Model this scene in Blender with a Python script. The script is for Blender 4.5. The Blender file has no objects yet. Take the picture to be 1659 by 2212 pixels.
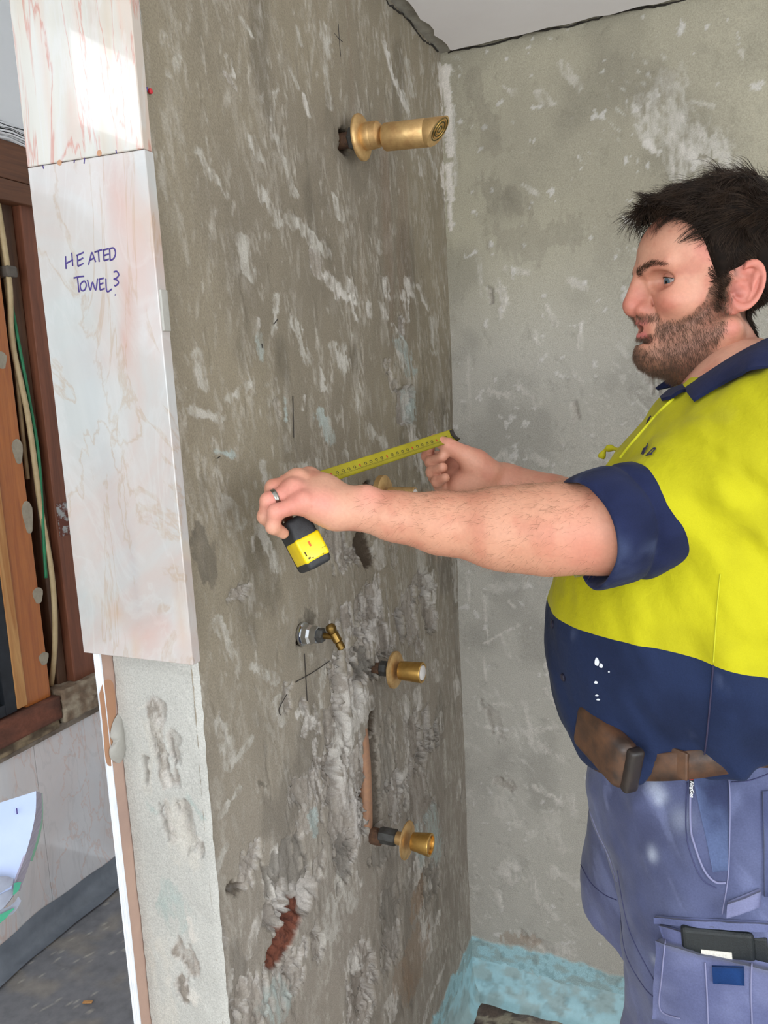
import bpy, bmesh, math, random
import numpy as np
from mathutils import Vector, Matrix
from mathutils.bvhtree import BVHTree

# ------------------------------------------------------------------ camera, world, light, exposure
SC = bpy.context.scene
IW, IH, FPX = 1659, 2212, 1701.29
YAW, PIT, ROL = -0.42430, -0.15674, -0.04924
CAM = np.array([0.61147, -1.77212, 1.58127])
_cy, _sy = math.cos(YAW), math.sin(YAW)
FW = np.array([_sy * math.cos(PIT), _cy * math.cos(PIT), math.sin(PIT)])
_r0 = np.array([_cy, -_sy, 0.0]); _u0 = np.cross(_r0, FW)
RT = math.cos(ROL) * _r0 + math.sin(ROL) * _u0
UP = -math.sin(ROL) * _r0 + math.cos(ROL) * _u0
cd = bpy.data.cameras.new('camera'); cam = bpy.data.objects.new('camera', cd)
SC.collection.objects.link(cam); SC.camera = cam
cam.matrix_world = Matrix(((RT[0], UP[0], -FW[0], CAM[0]), (RT[1], UP[1], -FW[1], CAM[1]), (RT[2], UP[2], -FW[2], CAM[2]), (0, 0, 0, 1)))
cd.sensor_fit = 'VERTICAL'; cd.sensor_height = 24.0; cd.lens = FPX / IH * 24.0
cd.clip_start = 0.02; cd.clip_end = 100

wd = bpy.data.worlds.new('overcast_sky'); SC.world = wd; wd.use_nodes = True
wn = wd.node_tree; bgn = wn.nodes['Background']
bgn.inputs['Color'].default_value = (0.80, 0.90, 1.0, 1); bgn.inputs['Strength'].default_value = 2.0

def area(name, loc, rot, sx, sy, power, col=(0.93, 0.97, 1.0)):
    l = bpy.data.lights.new(name, 'AREA'); l.shape = 'RECTANGLE'; l.size = sx; l.size_y = sy
    l.energy = power; l.color = col
    o = bpy.data.objects.new(name, l); SC.collection.objects.link(o); o.location = loc; o.rotation_euler = rot
    return o
# daylight through the two windows of the room: the tall one in the window wall and the wide one behind the photographer
area('daylight_side_window', (-1.19, -2.63, 2.53), (0, math.radians(-90), 0), 0.26, 0.74, 3.2)
area('daylight_back_window', (0.75, -3.95, 1.55), (math.radians(104), 0, 0), 2.2, 1.5, 44)
area('daylight_right_window', (2.55, -2.3, 1.6), (0, math.radians(104), 0), 1.3, 1.2, 34)
vs = SC.view_settings
vs.view_transform = 'Standard'; vs.look = 'None'; vs.gamma = 1.0; vs.use_curve_mapping = False; vs.exposure = 0.0

# ------------------------------------------------------------------ helpers
def ray(x, y):
    d = FW + RT * (x - IW / 2) / FPX - UP * (y - IH / 2) / FPX
    return d / np.linalg.norm(d)
def at(x, y, t): return CAM + ray(x, y) * t                  # point at range t along the sight line
def pl(x, y, ax, v):                                         # point where the sight line meets a wall plane
    d = ray(x, y); return CAM + d * ((v - CAM[ax]) / d[ax])
def rpx(x, y, t, r): return r * t * float(ray(x, y) @ FW) / FPX
def lin(c):
    c = np.asarray(c, float) / 255.0
    return np.where(c <= 0.04045, c / 12.92, ((c + 0.055) / 1.055) ** 2.4)
def V(*a): return np.array(a, float)
rng = np.random.default_rng(7); random.seed(7)
_tab = np.random.default_rng(3).random((64, 64, 64)).astype(np.float32)
def vnoise(x, y, z=None):
    if z is None: z = np.zeros_like(x)
    xi, yi, zi = np.floor(x).astype(np.int64), np.floor(y).astype(np.int64), np.floor(z).astype(np.int64)
    fx, fy, fz = x - xi, y - yi, z - zi
    fx = fx * fx * (3 - 2 * fx); fy = fy * fy * (3 - 2 * fy); fz = fz * fz * (3 - 2 * fz)
    a, b, c = xi & 63, yi & 63, zi & 63; a1, b1, c1 = (xi + 1) & 63, (yi + 1) & 63, (zi + 1) & 63
    T = _tab
    def lp(u, v, t): return u + (v - u) * t
    return lp(lp(lp(T[a, b, c], T[a1, b, c], fx), lp(T[a, b1, c], T[a1, b1, c], fx), fy),
              lp(lp(T[a, b, c1], T[a1, b, c1], fx), lp(T[a, b1, c1], T[a1, b1, c1], fx), fy), fz)
def fbm(x, y, z=None, o=4):
    s = 0; a = 0.5; n = 0
    for i in range(o):
        f = 2.03 ** i
        s = s + a * vnoise(x * f + 17.3 * i, y * f + 5.1 * i, None if z is None else z * f + 3.7 * i); n += a; a *= 0.5
    return s / n
def sst(a, b, x):
    t = np.clip((x - a) / (b - a), 0, 1); return t * t * (3 - 2 * t)

def link(o, parent=None):
    SC.collection.objects.link(o)
    if parent is not None: o.parent = parent
    return o
def mobj(name, verts, faces, mat, parent=None, smooth=True, col=None):
    me = bpy.data.meshes.new(name)
    verts = np.asarray(verts, np.float32)
    if isinstance(faces, np.ndarray):
        n, k = faces.shape
        me.vertices.add(len(verts)); me.vertices.foreach_set('co', verts.ravel())
        me.loops.add(n * k); me.loops.foreach_set('vertex_index', faces.astype(np.int32).ravel())
        me.polygons.add(n); me.polygons.foreach_set('loop_start', np.arange(0, n * k, k, dtype=np.int32))
        me.update(calc_edges=True)
    else:
        me.from_pydata([tuple(map(float, v)) for v in verts], [], faces)
    if smooth and len(me.polygons): me.polygons.foreach_set('use_smooth', np.ones(len(me.polygons), bool))
    if col is not None:
        a = me.color_attributes.new('Col', 'FLOAT_COLOR', 'POINT')
        c = np.ones((len(verts), 4), np.float32); c[:, :col.shape[1]] = col; a.data.foreach_set('color', c.ravel())
    me.materials.append(mat)
    o = bpy.data.objects.new(name, me)
    return link(o, parent)
def bobj(name, bm, mat, parent=None, smooth=False, bevel=0.0, seg=2):
    me = bpy.data.meshes.new(name)
    bmesh.ops.recalc_face_normals(bm, faces=bm.faces[:])
    if bevel > 0: bmesh.ops.bevel(bm, geom=bm.edges[:], offset=bevel, segments=seg, profile=0.5, affect='EDGES')
    bm.to_mesh(me); bm.free(); me.materials.append(mat)
    if smooth: me.polygons.foreach_set('use_smooth', np.ones(len(me.polygons), bool)); 
    return link(bpy.data.objects.new(name, me), parent)
def box(bm, lo, hi):
    r = bmesh.ops.create_cube(bm, size=1.0)
    for v in r['verts']: v.co = Vector([lo[i] + (v.co[i] + 0.5) * (hi[i] - lo[i]) for i in range(3)])
    return r['verts']
def boxo(name, lo, hi, mat, parent=None, bevel=0.0, cuts=0, jit=0.0, sm=False):
    bm = bmesh.new(); box(bm, lo, hi)
    if bevel: bmesh.ops.bevel(bm, geom=bm.edges[:], offset=bevel, segments=2, profile=0.5, affect='EDGES')
    if cuts: bmesh.ops.subdivide_edges(bm, edges=bm.edges[:], cuts=cuts, use_grid_fill=True)
    if jit:
        for v in bm.verts:
            v.co += Vector((random.uniform(-jit, jit), random.uniform(-jit, jit), random.uniform(-jit, jit)))
    return bobj(name, bm, mat, parent, sm)
def frame_of(d):
    d = np.asarray(d, float); d = d / np.linalg.norm(d)
    a = V(0, 0, 1) if abs(d[2]) < 0.9 else V(1, 0, 0)
    u = np.cross(a, d); u /= np.linalg.norm(u); return u, np.cross(d, u), d
def lathe(name, prof, org, axis, mat, parent=None, n=40, smooth=True, sides=None):
    # prof: list of (distance along the axis, radius); closed with caps
    u, v, d = frame_of(axis); n = sides or n; vs_, fs = [], []
    for (s, r) in prof:
        for k in range(n):
            a = 2 * math.pi * k / n
            vs_.append(org + d * s + (u * math.cos(a) + v * math.sin(a)) * r)
    for i in range(len(prof) - 1):
        for k in range(n):
            fs.append((i * n + k, i * n + (k + 1) % n, (i + 1) * n + (k + 1) % n, (i + 1) * n + k))
    fs.append(tuple(range(n))[::-1]); fs.append(tuple(range((len(prof) - 1) * n, len(prof) * n)))
    o = mobj(name, vs_, fs, mat, parent, smooth)
    if smooth:
        try:
            o.data.set_sharp_from_angle(angle=math.radians(38))
        except Exception: pass
    return o
def spline(pts, n):
    pts = np.asarray(pts, float); m = len(pts); out = []
    for t in np.linspace(0, m - 1, n):
        i = min(int(t), m - 2); f = t - i
        p0, p1, p2, p3 = pts[max(i - 1, 0)], pts[i], pts[i + 1], pts[min(i + 2, m - 1)]
        out.append(0.5 * ((2 * p1) + (-p0 + p2) * f + (2 * p0 - 5 * p1 + 4 * p2 - p3) * f * f + (-p0 + 3 * p1 - 3 * p2 + p3) * f ** 3))
    return np.array(out)
def tube_geo(pts, r, k=8):
    pts = np.asarray(pts, float); n = len(pts); r = np.broadcast_to(np.asarray(r, float), (n,))
    T = np.gradient(pts, axis=0); T /= np.linalg.norm(T, axis=1, keepdims=True) + 1e-12
    u = frame_of(T[0])[0]; vs_ = []
    for i in range(n):
        u = u - T[i] * (u @ T[i]); u /= np.linalg.norm(u) + 1e-12; w = np.cross(T[i], u)
        for j in range(k):
            a = 2 * math.pi * j / k; vs_.append(pts[i] + r[i] * (u * math.cos(a) + w * math.sin(a)))
    fs = []
    for i in range(n - 1):
        for j in range(k):
            fs.append((i * k + j, i * k + (j + 1) % k, (i + 1) * k + (j + 1) % k, (i + 1) * k + j))
    fs.append(tuple(range(k))[::-1]); fs.append(tuple(range((n - 1) * k, n * k)))
    return vs_, fs
def tube(name, pts, r, mat, parent=None, k=8, n=None):
    if n:
        m_ = len(pts); pts = spline(pts, n)
        if np.ndim(r): r = np.interp(np.linspace(0, m_ - 1, n), np.arange(len(r)), r)
    v, f = tube_geo(pts, r, k); return mobj(name, v, f, mat, parent)
def empty(name, loc=(0, 0, 0)):
    o = bpy.data.objects.new(name, None); SC.collection.objects.link(o); o.location = loc; return o
def tag(o, label=None, cat=None, group=None, kind=None):
    if label: o['label'] = label
    if cat: o['category'] = cat
    if group: o['group'] = group
    if kind: o['kind'] = kind
    return o
def at_root(root, *objs):            # parent world-placed parts to a root standing elsewhere
    for o in objs:
        o.parent = root; o.matrix_parent_inverse = Matrix.Translation(-root.location)

# ------------------------------------------------------------------ materials
def N(nt, t, **kw):
    n = nt.nodes.new(t)
    for k, v in kw.items():
        if k in n.inputs: n.inputs[k].default_value = v
        else: setattr(n, k, v)
    return n
def mat(name, c1, c2=None, rough=0.6, metal=0.0, scale=20.0, stretch=(1, 1, 1), bump=0.0, bscale=None, spec=0.5, attr=False,
        detail=6.0, coat=0.0, sheen=0.0, sss=0.0, dist=0.0, attr_var=0.12, rvar=0.0, trans=0.0, bdist=0.002, lo=0.3, hi=0.7):
    m = bpy.data.materials.new(name); m.use_nodes = True; nt = m.node_tree; b = nt.nodes['Principled BSDF']; L = nt.links.new
    b.inputs['Roughness'].default_value = rough; b.inputs['Metallic'].default_value = metal
    b.inputs['Specular IOR Level'].default_value = spec
    b.inputs['Coat Weight'].default_value = coat; b.inputs['Coat Roughness'].default_value = 0.08
    b.inputs['Sheen Weight'].default_value = sheen; b.inputs['Transmission Weight'].default_value = trans
    if sss: b.inputs['Subsurface Weight'].default_value = sss; b.inputs['Subsurface Radius'].default_value = (1, .35, .2); b.inputs['Subsurface Scale'].default_value = 0.006
    tc = N(nt, 'ShaderNodeTexCoord'); mp = N(nt, 'ShaderNodeMapping'); mp.inputs['Scale'].default_value = stretch
    L(tc.outputs['Object'], mp.inputs['Vector'])
    nz = N(nt, 'ShaderNodeTexNoise', Scale=scale, Detail=detail, Roughness=0.6, Distortion=dist); L(mp.outputs[0], nz.inputs['Vector'])
    mr = N(nt, 'ShaderNodeMapRange'); mr.inputs['From Min'].default_value = lo; mr.inputs['From Max'].default_value = hi
    L(nz.outputs['Fac'], mr.inputs['Value'])
    if attr:
        a = N(nt, 'ShaderNodeAttribute', attribute_name='Col')
        mx = N(nt, 'ShaderNodeMix', data_type='RGBA', blend_type='MULTIPLY'); mx.inputs[0].default_value = 1.0
        m2 = N(nt, 'ShaderNodeMapRange'); m2.inputs['From Min'].default_value = 0.25; m2.inputs['From Max'].default_value = 0.75
        m2.inputs['To Min'].default_value = 1 - attr_var; m2.inputs['To Max'].default_value = 1 + attr_var
        L(nz.outputs['Fac'], m2.inputs['Value']); L(a.outputs['Color'], mx.inputs[6]); L(m2.outputs[0], mx.inputs[7]); L(mx.outputs[2], b.inputs['Base Color'])
    elif c2 is not None:
        mx = N(nt, 'ShaderNodeMix', data_type='RGBA'); L(mr.outputs[0], mx.inputs[0])
        mx.inputs[6].default_value = (*lin(c1), 1); mx.inputs[7].default_value = (*lin(c2), 1); L(mx.outputs[2], b.inputs['Base Color'])
    else: b.inputs['Base Color'].default_value = (*lin(c1), 1)
    if rvar:
        m3 = N(nt, 'ShaderNodeMapRange'); m3.inputs['To Min'].default_value = max(0, rough - rvar); m3.inputs['To Max'].default_value = min(1, rough + rvar)
        L(mr.outputs[0], m3.inputs['Value']); L(m3.outputs[0], b.inputs['Roughness'])
    if bump:
        bz = N(nt, 'ShaderNodeTexNoise', Scale=bscale or scale * 3, Detail=5.0, Roughness=0.65); L(mp.outputs[0], bz.inputs['Vector'])
        bp = N(nt, 'ShaderNodeBump', Strength=bump, Distance=bdist); L(bz.outputs['Fac'], bp.inputs['Height']); L(bp.outputs[0], b.inputs['Normal'])
    return m
def marble(name, base, vein_a, vein_b, seed, scale=3.0, rough=0.12, stretch=(1, 1, 0.45), amt=0.8):
    m = bpy.data.materials.new(name); m.use_nodes = True; nt = m.node_tree; b = nt.nodes['Principled BSDF']; L = nt.links.new
    b.inputs['Roughness'].default_value = rough
    b.inputs['Coat Weight'].default_value = 0.5; b.inputs['Coat Roughness'].default_value = 0.03
    tc = N(nt, 'ShaderNodeTexCoord'); mp = N(nt, 'ShaderNodeMapping'); mp.inputs['Scale'].default_value = stretch; mp.inputs['Location'].default_value = (seed, seed * .7, seed * 1.3)
    L(tc.outputs['Object'], mp.inputs['Vector'])
    def vein(sc, dist, w, col, prev, k):
        n = N(nt, 'ShaderNodeTexNoise', Scale=sc, Detail=8.0, Roughness=0.55, Distortion=dist); L(mp.outputs[0], n.inputs['Vector'])
        s = N(nt, 'ShaderNodeMath', operation='SUBTRACT'); s.inputs[1].default_value = 0.5; L(n.outputs['Fac'], s.inputs[0])
        a = N(nt, 'ShaderNodeMath', operation='ABSOLUTE'); L(s.outputs[0], a.inputs[0])
        r = N(nt, 'ShaderNodeMapRange'); r.inputs['From Min'].default_value = 0; r.inputs['From Max'].default_value = w
        r.inputs['To Min'].default_value = k; r.inputs['To Max'].default_value = 0; L(a.outputs[0], r.inputs['Value'])
        x = N(nt, 'ShaderNodeMix', data_type='RGBA'); L(r.outputs[0], x.inputs[0]); x.inputs[7].default_value = (*lin(col), 1)
        if isinstance(prev, tuple): x.inputs[6].default_value = prev
        else: L(prev, x.inputs[6])
        return x.outputs[2]
    n0 = N(nt, 'ShaderNodeTexNoise', Scale=scale * 1.3, Detail=7.0, Roughness=0.6, Distortion=0.6); L(mp.outputs[0], n0.inputs['Vector'])
    cr = N(nt, 'ShaderNodeMix', data_type='RGBA'); mr = N(nt, 'ShaderNodeMapRange'); mr.inputs['From Min'].default_value = .35; mr.inputs['From Max'].default_value = .65
    L(n0.outputs['Fac'], mr.inputs['Value']); L(mr.outputs[0], cr.inputs[0])
    cr.inputs[6].default_value = (*lin(base), 1); cr.inputs[7].default_value = (*lin([c - 18 for c in base]), 1)
    o = vein(scale * .8, 1.2, 0.10, vein_a, cr.outputs[2], 0.45 * amt)
    o = vein(scale * 1.7, 2.0, 0.018, vein_b, o, 0.7 * amt)
    o = vein(scale * 2.9, 1.4, 0.03, [190, 188, 186], o, 0.4 * amt)
    a = N(nt, 'ShaderNodeAttribute', attribute_name='Col'); mx = N(nt, 'ShaderNodeMix', data_type='RGBA', blend_type='MULTIPLY'); mx.inputs[0].default_value = 1.0
    L(o, mx.inputs[6]); L(a.outputs['Color'], mx.inputs[7]); L(mx.outputs[2], b.inputs['Base Color'])
    return m
def wood(name, c1, c2, rough=0.55, axis=2, scale=9.0, bump=0.25, coat=0.0):
    st = [1, 1, 1]; st[axis] = 0.06
    return mat(name, c1, c2, rough=rough, scale=scale * 6, stretch=st, bump=bump, bscale=scale * 14, dist=1.2, coat=coat)
M = {}
M['render_wall'] = mat('cement_render', None, rough=0.92, attr=True, scale=420, attr_var=0.22, bump=0.7, bscale=420, spec=0.2, bdist=0.0018)
M['ceil'] = mat('ceiling_paint', (244, 239, 239), (238, 232, 232), rough=0.8, scale=6, bump=0.15, bscale=90)
M['ceil_raw'] = mat('raw_ceiling_render', (176, 171, 160), (140, 135, 125), rough=0.95, scale=26, bump=0.8, bscale=120)
M['crack'] = mat('crack_dark', (38, 34, 30), (58, 52, 46), rough=1.0, scale=60)
M['room'] = mat('painted_plaster', (240, 240, 240), (234, 234, 234), rough=0.85, scale=5, bump=0.1, bscale=60)
M['marble_a'] = marble('pink_marble_upper', (190, 185, 176), (194, 156, 134), (178, 118, 104), 3.1, 3.4, stretch=(1.6, 1, 0.22), amt=1.1)
M['marble_b'] = marble('pale_marble_lower', (190, 190, 188), (190, 150, 134), (168, 148, 126), 9.4, 3.0, stretch=(1.2, 1, 0.5), amt=.75)
M['marble_c'] = marble('pale_marble_dado', (238, 237, 238), (232, 208, 196), (222, 178, 156), 5.7, 2.0, stretch=(1, 1.6, 0.55), amt=0.6)
M['marble_back'] = mat('marble_rough_back', (190, 158, 140), (166, 138, 126), rough=0.75, scale=9, bump=0.2)
M['white_edge'] = mat('white_edge_plaster', (236, 238, 242), (220, 222, 228), rough=0.6, scale=40, bump=0.3)
M['glue'] = mat('grey_adhesive', (176, 172, 164), (150, 146, 138), rough=0.55, scale=30, bump=0.2)
M['glue_brown'] = mat('tan_adhesive_stain', (188, 140, 104), (168, 124, 96), rough=0.7, scale=14)
M['brass'] = mat('aged_brass', (226, 184, 108), (190, 146, 78), rough=0.34, metal=1.0, scale=38, rvar=0.12, bump=0.06, bscale=160)
M['brass_dull'] = mat('dull_brass', (226, 190, 132), (192, 152, 102), rough=0.48, metal=0.85, scale=55, rvar=0.1, bump=0.15, bscale=220)
M['brass_old'] = mat('old_brass', (142, 112, 60), (104, 82, 46), rough=0.42, metal=1.0, scale=60, rvar=0.1)
M['brass_dark'] = mat('brass_groove', (92, 84, 44), (60, 56, 32), rough=0.6, metal=0.6, scale=80)
M['chrome'] = mat('chrome', (206, 208, 210), (176, 178, 182), rough=0.16, metal=1.0, scale=50, rvar=0.06)
M['iron'] = mat('dark_galvanised_fitting', (96, 96, 94), (66, 62, 58), rough=0.55, metal=0.6, scale=60, bump=0.3)
M['rust'] = mat('rusty_fitting', (110, 78, 54), (66, 48, 40), rough=0.8, metal=0.2, scale=90, bump=0.5)
M['copper'] = mat('dusty_copper_pipe', (176, 132, 100), (158, 120, 98), rough=0.62, metal=0.35, scale=120, bump=0.1)
M['plastic_w'] = mat('white_plastic_cap', (232, 226, 222), rough=0.35)
M['pencil'] = mat('pencil_mark', (54, 48, 44), rough=0.9)
M['ink'] = mat('purple_ink', (58, 40, 110), rough=0.5)
M['blue_paint'] = mat('aqua_waterproofing', None, rough=0.6, attr=True, scale=60, attr_var=0.08, bump=0.3, bscale=140)
M['rubble'] = mat('broken_shower_base', None, rough=0.95, attr=True, scale=160, attr_var=0.25, bump=0.8, bscale=200)
M['vinyl'] = mat('grey_floor_sheet', None, rough=0.45, attr=True, scale=34, attr_var=0.22, bump=0.12, bscale=70, spec=0.5)
M['membrane'] = mat('grey_membrane', (132, 139, 148), (106, 112, 121), rough=0.35, scale=14, bump=0.2, bscale=30)
M['wood_red'] = wood('red_brown_timber', (138, 84, 60), (104, 62, 44))
M['wood_dark'] = wood('old_brown_timber', (112, 80, 58), (74, 52, 38))
M['wood_beam'] = wood('brown_lintel_timber', (122, 78, 50), (86, 54, 36), axis=1)
M['wood_orange'] = wood('orange_varnished_timber', (196, 118, 54), (164, 90, 40), rough=0.32, coat=0.3)
M['wood_pine'] = wood('raw_pine_grain', (216, 166, 106), (178, 116, 62), scale=7)
M['cavity'] = mat('black_cavity', (30, 24, 20), (16, 13, 11), rough=1.0, scale=10)
M['sill'] = mat('broken_mortar_sill', None, rough=0.95, attr=True, scale=70, attr_var=0.25, bump=0.9, bscale=110)
M['alu'] = mat('black_aluminium', (52, 56, 62), (40, 43, 48), rough=0.38, metal=0.4, scale=30)
M['glass'] = mat('window_glass', (220, 230, 235), rough=0.02, trans=1.0, spec=0.5)
M['cable_cream'] = mat('cream_cable', (206, 184, 142), (184, 160, 118), rough=0.5, scale=30)
M['cable_beige'] = mat('dusty_beige_cable', (170, 146, 108), (140, 118, 86), rough=0.6, scale=30)
M['cable_green'] = mat('green_cable', (46, 140, 92), (34, 112, 76), rough=0.45, scale=30)
M['cable_grey'] = mat('grey_tape', (112, 104, 94), (92, 86, 78), rough=0.7, scale=40)
M['putty'] = mat('grey_putty', (178, 168, 148), (156, 146, 128), rough=0.8, scale=60, bump=0.3)
M['rusty_plate'] = mat('flaking_rusty_plate', (106, 58, 44), (170, 172, 170), rough=0.7, scale=45, lo=.48, hi=.56)
M['bounce_floor'] = mat('pale_bounce_floor', (222, 217, 208), (208, 203, 194), rough=.9, scale=8)  # unseen floors made pale to bounce daylight up to the ceiling
M['foliage'] = mat('sky_block_leaves', (62, 84, 44), (34, 50, 28), rough=0.8, scale=14, bump=0.8)
# ------------------------------------------------------------------ large structure
LN, HC, NT = 1.016, 2.30, 0.131          # nib length, shower ceiling height, nib thickness
def grid_faces(nu, nv):
    i = np.arange(nu - 1)[:, None] * nv + np.arange(nv - 1)[None, :]
    return np.stack([i, i + nv, i + nv + 1, i + 1], -1).reshape(-1, 4)
class Wall:
    """Collects relief (metres, + = proud) and albedo on a wall patch; marks are laid down as capsules with ragged edges."""
    def __init__(s, Y, Z, axis):
        s.Y, s.Z, s.ax = Y, Z, axis; s.d = np.zeros_like(Y); s.c = None
        s.n1 = .55 * (fbm(Y * 60, Z * 48, o=4) - .5) + .75 * (fbm(Y * 120 + Z * 14, Z * 26 + 4, o=4) - .5); s.n2 = fbm(Y * 160 + 9, Z * 160, o=3) - .5; s.n3 = fbm(Y * 28 + 40, Z * 14, o=4) - .5
        n4 = fbm(Y * 34 + 3 + Z * 2, Z * 10 + 8, o=5); lv = np.floor(n4 * 10 + s.n2 * .5); s.ter = lv / 10 - .5; s.hsh = vnoise(lv * 7.3 + .4, Y * 14, Z * 6)
    def mark(s, kind, x0, y0, x1, y1, r, k=1.0, rag=0.9):
        o = 1 - s.ax
        A, B = pl(x0, y0, s.ax, 0.0), pl(x1, y1, s.ax, 0.0)
        mx, my = (x0 + x1) / 2, (y0 + y1) / 2
        su = np.linalg.norm(pl(mx + 1, my, s.ax, 0)[o] - pl(mx - 1, my, s.ax, 0)[o]) / 2 + 1e-9
        sv = abs(pl(mx, my + 1, s.ax, 0)[2] - pl(mx, my - 1, s.ax, 0)[2]) / 2 + 1e-9
        a = V(A[o] / su, A[2] / sv); b = V(B[o] / su, B[2] / sv)
        R = r * 2.2 + 6
        lo = np.minimum(a, b) - R; hi = np.maximum(a, b) + R
        u, v = s.Y / su, s.Z / sv
        sel = (u > lo[0]) & (u < hi[0]) & (v > lo[1]) & (v < hi[1])
        if not sel.any(): return
        u, v = u[sel], v[sel]; ab = b - a
        t = np.clip(((u - a[0]) * ab[0] + (v - a[1]) * ab[1]) / (ab @ ab + 1e-9), 0, 1)
        d = np.hypot(u - a[0] - t * ab[0], v - a[1] - t * ab[1])
        n1, n2, n3, ter, hs = s.n1[sel], s.n2[sel], s.n3[sel], s.ter[sel], s.hsh[sel]
        if kind == 'p': rag = rag * .5
        if kind in 'bd': rag = rag * .16
        d = d - r + rag * r * (n1 * 2.6 + n3 * 2.2) + n2 * min(r, 8) * 1.2
        C, D = s.c[sel], s.d[sel]
        def mix(m, col): 
            nonlocal C
            C = C + (np.asarray(col) - C) * (m * k)[:, None]
        e = max(1.2, r * .12)
        m = sst(e, -e, d)
        if kind == 'w': mix(m * np.clip(.58 + n1 * 2.6, 0, 1), lin((206, 199, 190))); D = D + m * 0.0009 * k
        elif kind == 'p': mix(m * np.clip(.93 + n2 * .5, 0, 1), lin((214, 206, 196))); D = D + m * .0012
        elif kind == 'f': mix(m * np.clip(.45 + n1 * 2.5, 0, .8), lin((196, 190, 180)))
        elif kind == 't': mix(m * np.clip(.6 + n1 * 2.5, 0, 1), lin((170, 177, 171)))
        elif kind == 'c':
            rim = sst(-e * 3, 0, d) * m
            mix(m * np.clip(.45 + hs * .6 + n2, 0, 1), lin((168, 158, 148))); mix(m * sst(.5, .75, hs) * .7, lin((126, 116, 105))); mix(m * sst(.36, .18, hs) * .55, lin((204, 197, 190)))
            mix(rim * .7, lin((212, 205, 198)))
            D = D + m * k * np.minimum(-0.006 + ter * 0.030 + n2 * 0.0022, .001)
        elif kind == 'g':
            mix(m * .8, lin((134, 127, 118))); D = D + m * k * (-0.005 + n1 * 0.007)
        elif kind == 'd': mix(sst(0, -e * 2.5, d), lin((84, 72, 60))); D = D - sst(e * 2, -e * 6, d) * 0.014 * k
        elif kind == 'b': mix(m, lin((122, 74, 58))); mix(m * sst(.02, .2, n2), lin((92, 56, 46))); D = D + m * (-0.005 + n2 * .002)
        elif kind == 'o': mix(m * .8, lin((150, 124, 100)))
        elif kind == 's': mix(m * np.clip(.8 + n1, 0, 1), lin((112, 104, 92)))
        s.c[sel], s.d[sel] = C, D

# --- left wall of the shower (nib wall): front face with all the hacked render, then round the end to the pier face
step = 0.0025
sY = np.arange(-LN, 0.012, step); sZ = np.arange(0, HC + 0.021, step)
Yg, Zg = np.meshgrid(sY, sZ, indexing='ij')
W1 = Wall(Yg.ravel(), Zg.ravel(), 0)
Y, Z = W1.Y, W1.Z
low = fbm(Y * 3.1, Z * 2.2, o=4); mid = fbm(Y * 14 + 3, Z * 9, o=4)
base = lin((146, 135, 116)) * (1 - sst(.35, .75, low))[:, None] + lin((130, 120, 105)) * sst(.35, .75, low)[:, None]
zl = sst(1.5, 0.7, Z)[:, None]; base = base * (1 - .55 * zl) + lin((160, 151, 143)) * .55 * zl
base = base * (0.9 + 0.22 * mid)[:, None]
W1.c = base
W1.d = (fbm(Y * 5, Z * 5, o=3) - .5) * 0.006 + (fbm(Y * 40, Z * 30, o=3) - .5) * 0.0012
# trowel and chisel streaks, denser to the right and low down
dens = .35 + .5 * sst(-.7, -.05, Y) + .25 * sst(1.6, .6, Z)
st1 = fbm((Y + Z * .18) * 95, (Z - Y * .18) * 17, o=3); st2 = fbm((Y - Z * .25) * 70 + 30, (Z + Y * .25) * 13 + 8, o=3)
m = sst(.66, .78, np.maximum(st1, st2 * .98) + .10 * (dens - .5)) * np.clip(dens, 0, 1)
W1.c = W1.c + (lin((186, 179, 168)) - W1.c) * (m * .34)[:, None]; W1.d = W1.d + m * .0004
m = sst(.70, .80, fbm((Y + Z * .1) * 60 + 70, Z * 16, o=4)) * dens
W1.d = W1.d - m * .003; W1.c = W1.c * (1 - .18 * m)[:, None]
fine = fbm(Y * 230 + Z * 30, Z * 70, o=3)
for (fy, fz, tilt, thr, kk) in ((34, 9, .12, .60, .34), (46, 13, -.22, .62, .30), (70, 30, .05, .66, .5), (22, 7, .3, .60, .22)):
    nn = fbm((Y + Z * tilt) * fy + thr * 90, (Z - Y * tilt) * fz + kk * 50, o=5)
    m = sst(thr, thr + .10, nn + .05 * (dens - .5)) * sst(.36, .62, fine); W1.c = W1.c + (lin((190, 182, 170)) - W1.c) * (m * kk)[:, None]; W1.d = W1.d + m * .0003
m = sst(.60, .74, fbm(Y * 12 + 9, Z * 6 + 2, o=4)) * .22; W1.c = W1.c * (1 - m)[:, None]
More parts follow.
